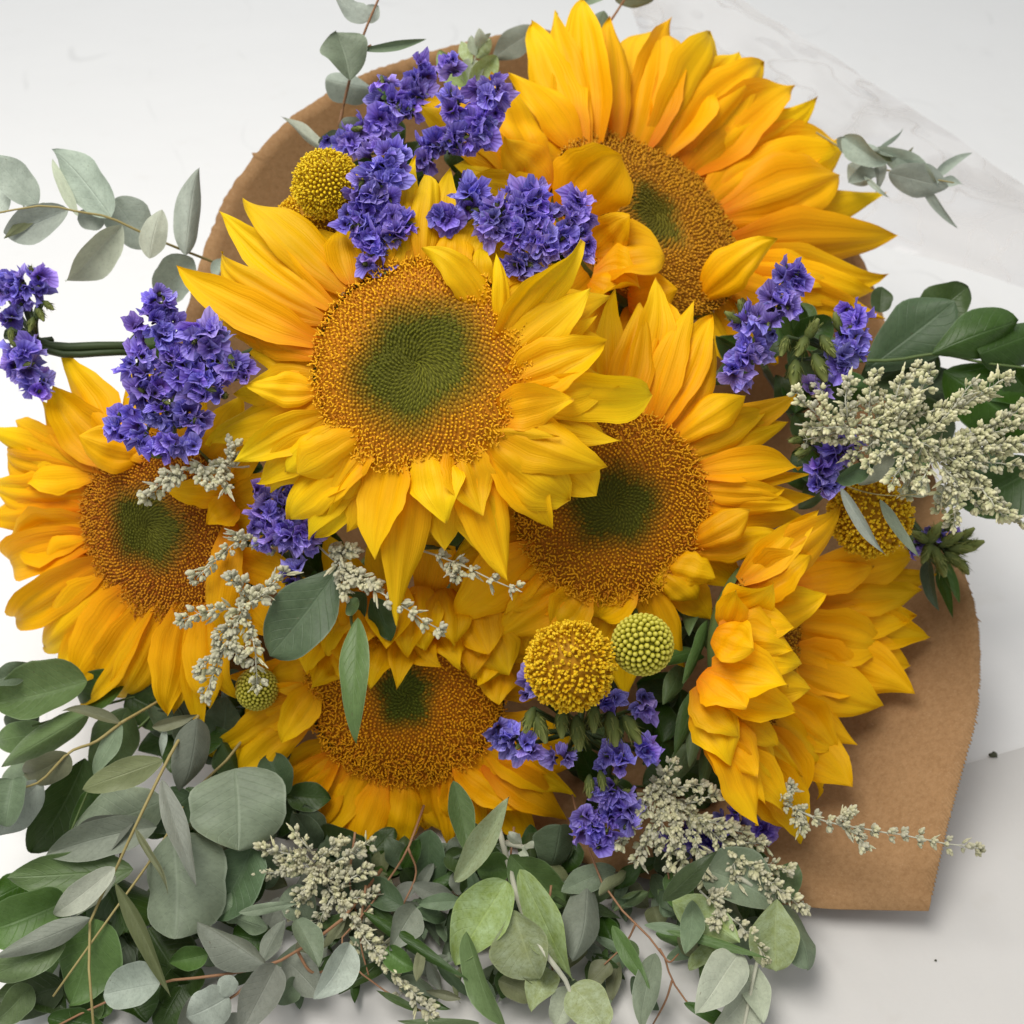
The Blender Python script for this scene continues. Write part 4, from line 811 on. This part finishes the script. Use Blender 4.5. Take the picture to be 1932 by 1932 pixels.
sprig('eucalyptus_sprig','small grey eucalyptus leaves over the billy button at right','eucalyptus',
 [[(1560,900,.43),(1620,925,.425),(1680,935,.422),(1760,930,.42)]],
 [(1586,920,1668,1048,24,'e',dict(e=.415)),(1660,942,1735,1052,24,'g',dict(e=.415)),(1620,915,1688,856,44,'v'),(1756,930,1700,925,54,'v',dict(p='round')),(1580,910,1650,870,40,'t'),(1760,940,1830,925,44,'v')],.422,M_STO,sr=1.6)
sprig('leafy_sprig','narrow green leaves tucked behind the faded statice above brown paper','foliage',
 [[(1700,1020,.485),(1760,1060,.48),(1800,1120,.475)]],
 [(1770,1060,1800,1165,26,'d'),(1790,1060,1812,1140,18,'s'),(1750,1050,1765,1150,30,'t'),(1790,1050,1850,1020,26,'d'),(1740,1040,1720,1000,40,'d')],.478,M_STG,FG,2.5)
sprig('leafy_sprig','pale cream budded sprig by the paper at the top','foliage',
 [[(880,200,.52),(890,140,.515),(905,70,.51)]],
 [(880,165,826,95,44,'p'),(885,165,935,105,50,'p'),(890,120,870,80,26,'p'),(900,110,925,72,26,'p'),(905,95,905,58,24,'v'),(898,105,888,66,18,'v'),(905,90,925,60,14,'v'),(880,160,895,110,40,'v'),(870,180,925,170,44,'p')],.512,M_STP,FG,2.5)
sprig('eucalyptus_sprig','dusky green leaves poking up between the tallest petals at the top','eucalyptus',
 [[(1100,160,.535),(1120,90,.53),(1165,20,.525),(1190,-20,.52)]],
 [(1140,20,1105,110,54,'g',dict(d=.53)),(1160,0,1235,2,24,'o'),(1100,10,1130,-30,44,'g'),(1015,55,930,112,52,'l',dict(d=.54)),(1125,120,1110,170,40,'d'),(1090,150,1120,200,40,'d')],.53,M_STR,sr=3)

# bottom left: big branch over broad leaves
sprig('eucalyptus_sprig','long eucalyptus branch with narrow leaves over the lower left greenery','eucalyptus',
 [[(430,1250,.475),(375,1350,.45),(340,1392,.438),(308,1450,.43),(255,1560,.42),(214,1650,.035),(168,1750,.03),(176,1932,.02)],[(228,1364,.44),(300,1322,.455),(380,1270,.47)],[(228,1364,.44),(180,1400,.437),(130,1420,.43),(75,1475,.43),(20,1490,.43)]],
 [(228,1365,118,1332,24,'o',dict(d=.44)),(229,1365,170,1463,38,'g',dict(d=.44)),(287,1372,372,1348,24,'o',dict(d=.44)),(312,1370,305,1428,14,'e',dict(d=.44)),(372,1355,344,1502,70,'l',dict(d=.435)),(308,1434,149,1490,56,'o',dict(d=.43,e=.425)),(305,1470,372,1663,42,'l',dict(d=.42,e=.405)),(255,1562,328,1673,18,'o',dict(d=.42,e=.405)),(217,1636,93,1733,50,'v',dict(d=.418,e=.41)),(219,1652,140,1730,28,'v',dict(d=.422)),(217,1665,319,1882,32,'o',dict(d=.41,e=.02)),(171,1732,-12,1802,46,'l',dict(d=.035)),(130,1422,42,1466,68,'o',dict(d=.43,p='round')),(25,1470,8,1560,86,'g',dict(d=.43,p='round')),(78,1472,-14,1578,76,'e',dict(d=.435)),(255,1545,110,1612,76,'l',dict(d=.43))],.42,M_STO,sr=3.4)
sprig('leafy_sprig','broad green oval leaves fanning out at the left below the sunflower','foliage',
 [[(400,1240,.485),(330,1290,.47),(160,1340,.46),(60,1370,.45)],[(330,1290,.47),(290,1345,.465),(190,1450,.455),(120,1600,.44)]],
 [(165,1285,-2,1325,108,'s',dict(d=.455,p='round')),(60,1255,-22,1290,42,'t'),(168,1345,-14,1452,60,'s',dict(d=.445,cup=.8)),(95,1385,-24,1402,62,'s'),(160,1430,58,1612,122,'d',dict(d=.455)),(240,1335,188,1475,96,'d',dict(d=.458)),(240,1310,330,1350,90,'d',dict(d=.465)),(60,1330,20,1400,60,'t',dict(d=.465)),(330,1330,370,1440,60,'d',dict(d=.465)),(80,1450,-10,1490,60,'g',dict(d=.455)),(200,1480,140,1590,80,'d',dict(d=.452)),(240,1280,140,1345,80,'d',dict(d=.462))],.455,M_STG,FG,3)
sprig('eucalyptus_sprig','large round blue green eucalyptus leaves on the lower left','eucalyptus',
 [[(520,1300,.475),(440,1420,.455),(360,1500,.45),(300,1600,.43),(200,1740,.03),(100,1880,.02)]],
 [(443,1450,448,1606,174,'g',dict(d=.437,e=.425,p='round')),(325,1572,331,1772,172,'g',dict(d=.424,e=.412,p='round')),(308,1510,116,1572,116,'g',dict(d=.437)),(296,1560,86,1614,72,'l',dict(d=.432)),(252,1640,12,1656,86,'s',dict(d=.428,e=.42)),(475,1600,405,1735,104,'t',dict(d=.434)),(125,1700,-34,1762,112,'s',dict(d=.03)),(186,1735,138,1894,120,'s',dict(d=.03,e=.012)),(125,1775,-24,1842,76,'s',dict(d=.028)),(125,1860,-24,1905,82,'d',dict(d=.012)),(280,1750,330,1830,110,'d',dict(d=.015)),(200,1650,240,1760,120,'d',dict(d=.02)),(360,1500,280,1560,80,'t',dict(d=.445)),(240,1780,180,1850,80,'t',dict(d=.012)),(60,1660,-20,1700,60,'d',dict(d=.02)),(120,1590,210,1640,80,'d',dict(d=.02)),(60,1860,-10,1932,60,'s',dict(d=.015)),(90,1920,200,1940,50,'d',dict(d=.01))],.43,M_STO,sr=3)
sprig('eucalyptus_sprig','reddish eucalyptus stem with grey leaves along the bottom left','eucalyptus',
 [[(720,1640,.02),(650,1730,.02),(575,1785,.022),(505,1822,.024),(400,1842,.02),(312,1852,.016),(200,1890,.012),(90,1945,.01)],[(495,1820,.022),(440,1880,.02),(360,1905,.014)],[(560,1793,.021),(590,1835,.016),(640,1820,.014)]],
 [(500,1820,372,1734,78,'l',dict(d=.028)),(495,1815,536,1738,38,'l',dict(d=.026)),(522,1820,454,1950,72,'l',dict(d=.024)),(432,1880,352,1920,78,'e',dict(d=.022,p='round')),(440,1875,415,1845,40,'e',dict(d=.022)),(400,1900,330,1955,84,'l',dict(d=.012)),(560,1735,603,1822,50,'g',dict(d=.03)),(660,1780,600,1882,66,'e',dict(d=.03,p='oval')),(535,1808,604,1880,68,'l',dict(d=.014)),(505,1752,428,1724,46,'g',dict(d=.02)),(450,1722,562,1702,22,'g',dict(d=.03)),(392,1800,318,1816,48,'s',dict(d=.018)),(302,1855,195,1876,84,'e',dict(d=.022,p='round')),(420,1760,380,1820,60,'t',dict(d=.012)),(560,1850,520,1890,44,'g',dict(d=.012)),(470,1800,440,1830,60,'d',dict(d=.01)),(440,1760,520,1780,60,'d',dict(d=.01)),(480,1930,400,1960,60,'l',dict(d=.01))],.02,M_STR,sr=3.4)
# bottom centre
sprig('leafy_sprig','pale woolly leaved stem pointing down at the bottom centre','foliage',
 [[(940,1560,.44),(962,1640,.432),(985,1720,.424),(1030,1800,.03),(1072,1860,.02),(1095,1950,.012)],[(955,1590,.43),(995,1600,.425)]],
 [(858,1664,962,1503,52,'p',dict(d=.428,e=.425,back=1,p='oval')),(956,1662,856,1818,108,'p',dict(d=.425,e=.022)),(968,1716,1012,1850,116,'p',dict(d=.415,e=.02,p='obov')),(980,1640,1078,1852,76,'p',dict(d=.423,e=.02)),(962,1612,1064,1706,84,'s',dict(d=.432)),(1078,1860,1142,1940,92,'p',dict(d=.02,p='round')),(940,1850,1015,1885,50,'o',dict(d=.014)),(1150,1815,1112,1856,46,'o',dict(d=.012)),(960,1640,900,1640,60,'s',dict(d=.434)),(985,1592,960,1575,24,'v',dict(d=.424)),(990,1600,1005,1590,18,'v',dict(d=.422)),(985,1605,995,1615,20,'v',dict(d=.422)),(1040,1830,1000,1900,60,'p',dict(d=.014)),(1080,1870,1050,1940,60,'v',dict(d=.014)),(1000,1760,1060,1810,60,'p',dict(d=.025))],.425,M_STP,FG,6)
WL = [(855,1473,882,1612,46,'s',dict(d=.44)),(812,1565,813,1690,72,'t',dict(d=.445)),(1058,1556,1040,1645,78,'t',dict(d=.44)),(880,1757,942,1945,64,'s',dict(d=.03,e=.012,p='lance')),(1108,1660,1094,1804,70,'l',dict(d=.022)),(1155,1746,1228,1868,32,'s',dict(d=.025)),(1237,1798,1204,1950,50,'g',dict(d=.022,p='lance')),(785,1712,738,1792,62,'l',dict(d=.02)),(684,1720,882,1848,27,'d',dict(d=.022)),(872,1700,788,1706,30,'g',dict(d=.022)),(728,1790,782,1828,46,'s',dict(d=.02)),(795,1790,785,1855,22,'o',dict(d=.02)),(792,1908,708,1866,15,'d',dict(d=.012)),(905,1930,748,1926,26,'s',dict(d=.012)),(762,1712,668,1664,56,'t',dict(d=.02)),(1162,1640,1058,1684,52,'g',dict(d=.024)),(1250,1700,1345,1608,40,'d',dict(d=.415,e=.41)),(1306,1698,1295,1802,44,'g',dict(d=.025)),(1256,1756,1450,1812,20,'s',dict(d=.024)),(1290,1892,1405,1945,27,'d',dict(d=.012)),(1215,1745,1330,1770,22,'g',dict(d=.02)),(870,1885,800,1870,18,'o',dict(d=.01)),(780,1880,850,1905,20,'d',dict(d=.012)),(1130,1690,1190,1650,34,'o',dict(d=.025)),(840,1740,770,1700,34,'g',dict(d=.012)),(700,1660,640,1690,40,'t',dict(d=.012)),(1210,1680,1160,1700,34,'t',dict(d=.015)),(1230,1650,1270,1720,40,'t',dict(d=.015)),(1040,1720,1090,1650,40,'t',dict(d=.012))]
sprig('willow_sprig','narrow dark willow leaves on thin red twigs under the lowest sunflower','foliage',
 [[(800,1520,.45),(770,1600,.435),(740,1650,.02),(690,1720,.02),(640,1790,.014),(720,1865,.01),(800,1910,.008)],[(770,1600,.435),(785,1650,.02),(755,1720,.015),(735,1790,.012)]],[l for l in WL if l[0]<1010],.02,M_STR,FG,2.4)
sprig('willow_sprig','thin reddish twig with narrow leaves curving down right of the woolly stem','foliage',
 [[(1080,1500,.45),(1097,1560,.44),(1146,1683,.428),(1244,1790,.02),(1268,1850,.014),(1312,1908,.01),(1370,1950,.008)],[(1268,1850,.014),(1255,1890,.012),(1225,1945,.01)],[(1200,1742,.022),(1180,1780,.014),(1140,1820,.012)],[(1244,1790,.02),(1262,1815,.02),(1280,1800,.018)]],[l for l in WL if l[0]>=1010],.02,M_STR,FG,2.4)
# bottom right
sprig('leafy_sprig','pale yellow green round leaves at the bottom right beside the brown paper','foliage',
 [[(1330,1600,.437),(1400,1660,.425),(1465,1700,.02),(1432,1800,.018),(1402,1945,.012)]],
 [(1330,1640,1462,1702,112,'g',dict(d=.43)),(1460,1702,1502,1624,56,'s',dict(d=.43)),(1466,1696,1466,1832,90,'p',dict(d=.03,e=.016,p='obov')),(1482,1706,1536,1812,82,'g',dict(d=.02,p='round')),(1268,1700,1396,1778,76,'p',dict(d=.022)),(1362,1780,1298,1826,46,'p',dict(d=.015)),(1398,1795,1326,1906,88,'v',dict(d=.022,p='oval')),(1422,1860,1358,1940,90,'v',dict(d=.015,p='round')),(1280,1640,1290,1720,60,'s',dict(d=.02)),(1415,1820,1440,1930,50,'v',dict(d=.014)),(1340,1690,1400,1740,60,'g',dict(d=.018)),(1350,1800,1320,1860,50,'s',dict(d=.01)),(1440,1760,1380,1780,60,'g',dict(d=.012)),(1270,1670,1330,1660,60,'d',dict(d=.02))],.02,M_STP,FG,5)
# dark leaves in the shade under the flowers
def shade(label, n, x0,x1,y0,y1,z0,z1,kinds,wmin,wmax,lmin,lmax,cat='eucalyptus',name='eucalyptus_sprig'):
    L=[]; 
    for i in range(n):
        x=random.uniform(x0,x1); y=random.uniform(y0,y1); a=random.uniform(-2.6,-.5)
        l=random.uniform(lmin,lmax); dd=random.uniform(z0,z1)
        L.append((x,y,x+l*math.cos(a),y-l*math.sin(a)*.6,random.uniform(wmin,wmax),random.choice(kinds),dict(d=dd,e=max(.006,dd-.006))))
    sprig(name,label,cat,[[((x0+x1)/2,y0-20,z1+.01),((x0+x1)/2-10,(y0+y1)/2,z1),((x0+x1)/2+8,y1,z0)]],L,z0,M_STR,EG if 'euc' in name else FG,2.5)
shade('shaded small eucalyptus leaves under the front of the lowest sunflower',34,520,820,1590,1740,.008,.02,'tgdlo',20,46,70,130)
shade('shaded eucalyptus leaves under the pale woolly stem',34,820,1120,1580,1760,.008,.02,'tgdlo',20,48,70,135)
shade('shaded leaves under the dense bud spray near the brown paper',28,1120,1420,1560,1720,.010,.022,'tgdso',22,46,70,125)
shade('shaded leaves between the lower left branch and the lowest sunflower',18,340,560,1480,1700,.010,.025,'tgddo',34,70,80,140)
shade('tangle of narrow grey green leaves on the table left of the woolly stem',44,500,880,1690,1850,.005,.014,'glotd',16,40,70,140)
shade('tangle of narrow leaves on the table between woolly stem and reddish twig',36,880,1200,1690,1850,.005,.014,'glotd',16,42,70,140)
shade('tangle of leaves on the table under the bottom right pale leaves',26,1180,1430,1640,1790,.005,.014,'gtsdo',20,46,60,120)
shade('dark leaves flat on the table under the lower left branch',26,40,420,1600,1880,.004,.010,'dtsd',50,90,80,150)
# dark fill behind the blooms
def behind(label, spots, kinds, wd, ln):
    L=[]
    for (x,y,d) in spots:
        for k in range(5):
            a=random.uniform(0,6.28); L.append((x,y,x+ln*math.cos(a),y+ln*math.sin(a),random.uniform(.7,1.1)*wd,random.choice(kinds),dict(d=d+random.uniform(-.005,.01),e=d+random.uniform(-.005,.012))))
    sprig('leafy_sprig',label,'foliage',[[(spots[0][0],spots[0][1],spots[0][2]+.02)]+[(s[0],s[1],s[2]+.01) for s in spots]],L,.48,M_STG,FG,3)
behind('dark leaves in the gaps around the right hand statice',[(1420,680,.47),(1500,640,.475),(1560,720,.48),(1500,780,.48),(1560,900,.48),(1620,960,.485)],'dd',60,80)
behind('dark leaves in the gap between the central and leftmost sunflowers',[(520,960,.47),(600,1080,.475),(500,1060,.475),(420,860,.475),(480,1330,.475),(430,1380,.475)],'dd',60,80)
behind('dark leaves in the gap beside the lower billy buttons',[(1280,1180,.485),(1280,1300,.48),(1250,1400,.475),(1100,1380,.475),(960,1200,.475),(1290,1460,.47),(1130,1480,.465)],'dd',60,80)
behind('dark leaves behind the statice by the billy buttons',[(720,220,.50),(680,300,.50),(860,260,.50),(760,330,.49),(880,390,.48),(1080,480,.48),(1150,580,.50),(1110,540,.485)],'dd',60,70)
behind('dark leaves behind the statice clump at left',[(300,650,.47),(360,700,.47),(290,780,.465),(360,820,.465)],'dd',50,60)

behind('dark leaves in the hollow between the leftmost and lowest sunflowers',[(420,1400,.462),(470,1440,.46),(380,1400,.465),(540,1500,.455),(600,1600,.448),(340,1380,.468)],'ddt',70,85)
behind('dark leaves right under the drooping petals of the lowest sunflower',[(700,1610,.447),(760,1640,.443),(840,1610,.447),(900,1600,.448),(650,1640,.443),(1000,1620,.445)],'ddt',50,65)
# ------------------------------------------------------------------ crumbs on the table
m=NT('dry_crumb'); M_CRUMB=m.finish((0.07,0.075,0.045,1),.8)
for i,(x,y,s,lb) in enumerate([(1873,1425,9,'dark green leaf crumb on the white table at right'),(1765,1812,3.2,'tiny brown speck on the table below the paper corner')]):
    c=G(x,y,.0018); px=PX(np.dot(c-CAM,FW)); V=[];F=[]
    rs=np.random.RandomState(i)
    for k in range(8):
        an=k*math.pi/4; r=s*px*rs.uniform(.7,1.2); V.append((r*math.cos(an),r*math.sin(an)*.7,0)); 
    for k in range(8):
        an=k*math.pi/4; r=s*px*rs.uniform(.4,.8); V.append((r*math.cos(an),r*math.sin(an)*.7,s*px*rs.uniform(.4,.9)))
    F=[(k,(k+1)%8,8+(k+1)%8,8+k) for k in range(8)]+[tuple(range(8,16)),tuple(range(8))[::-1]]
    single('leaf_crumb',mesh_from('leaf_crumb',V,F,None,False,M_CRUMB),lb,'crumb',loc=c)
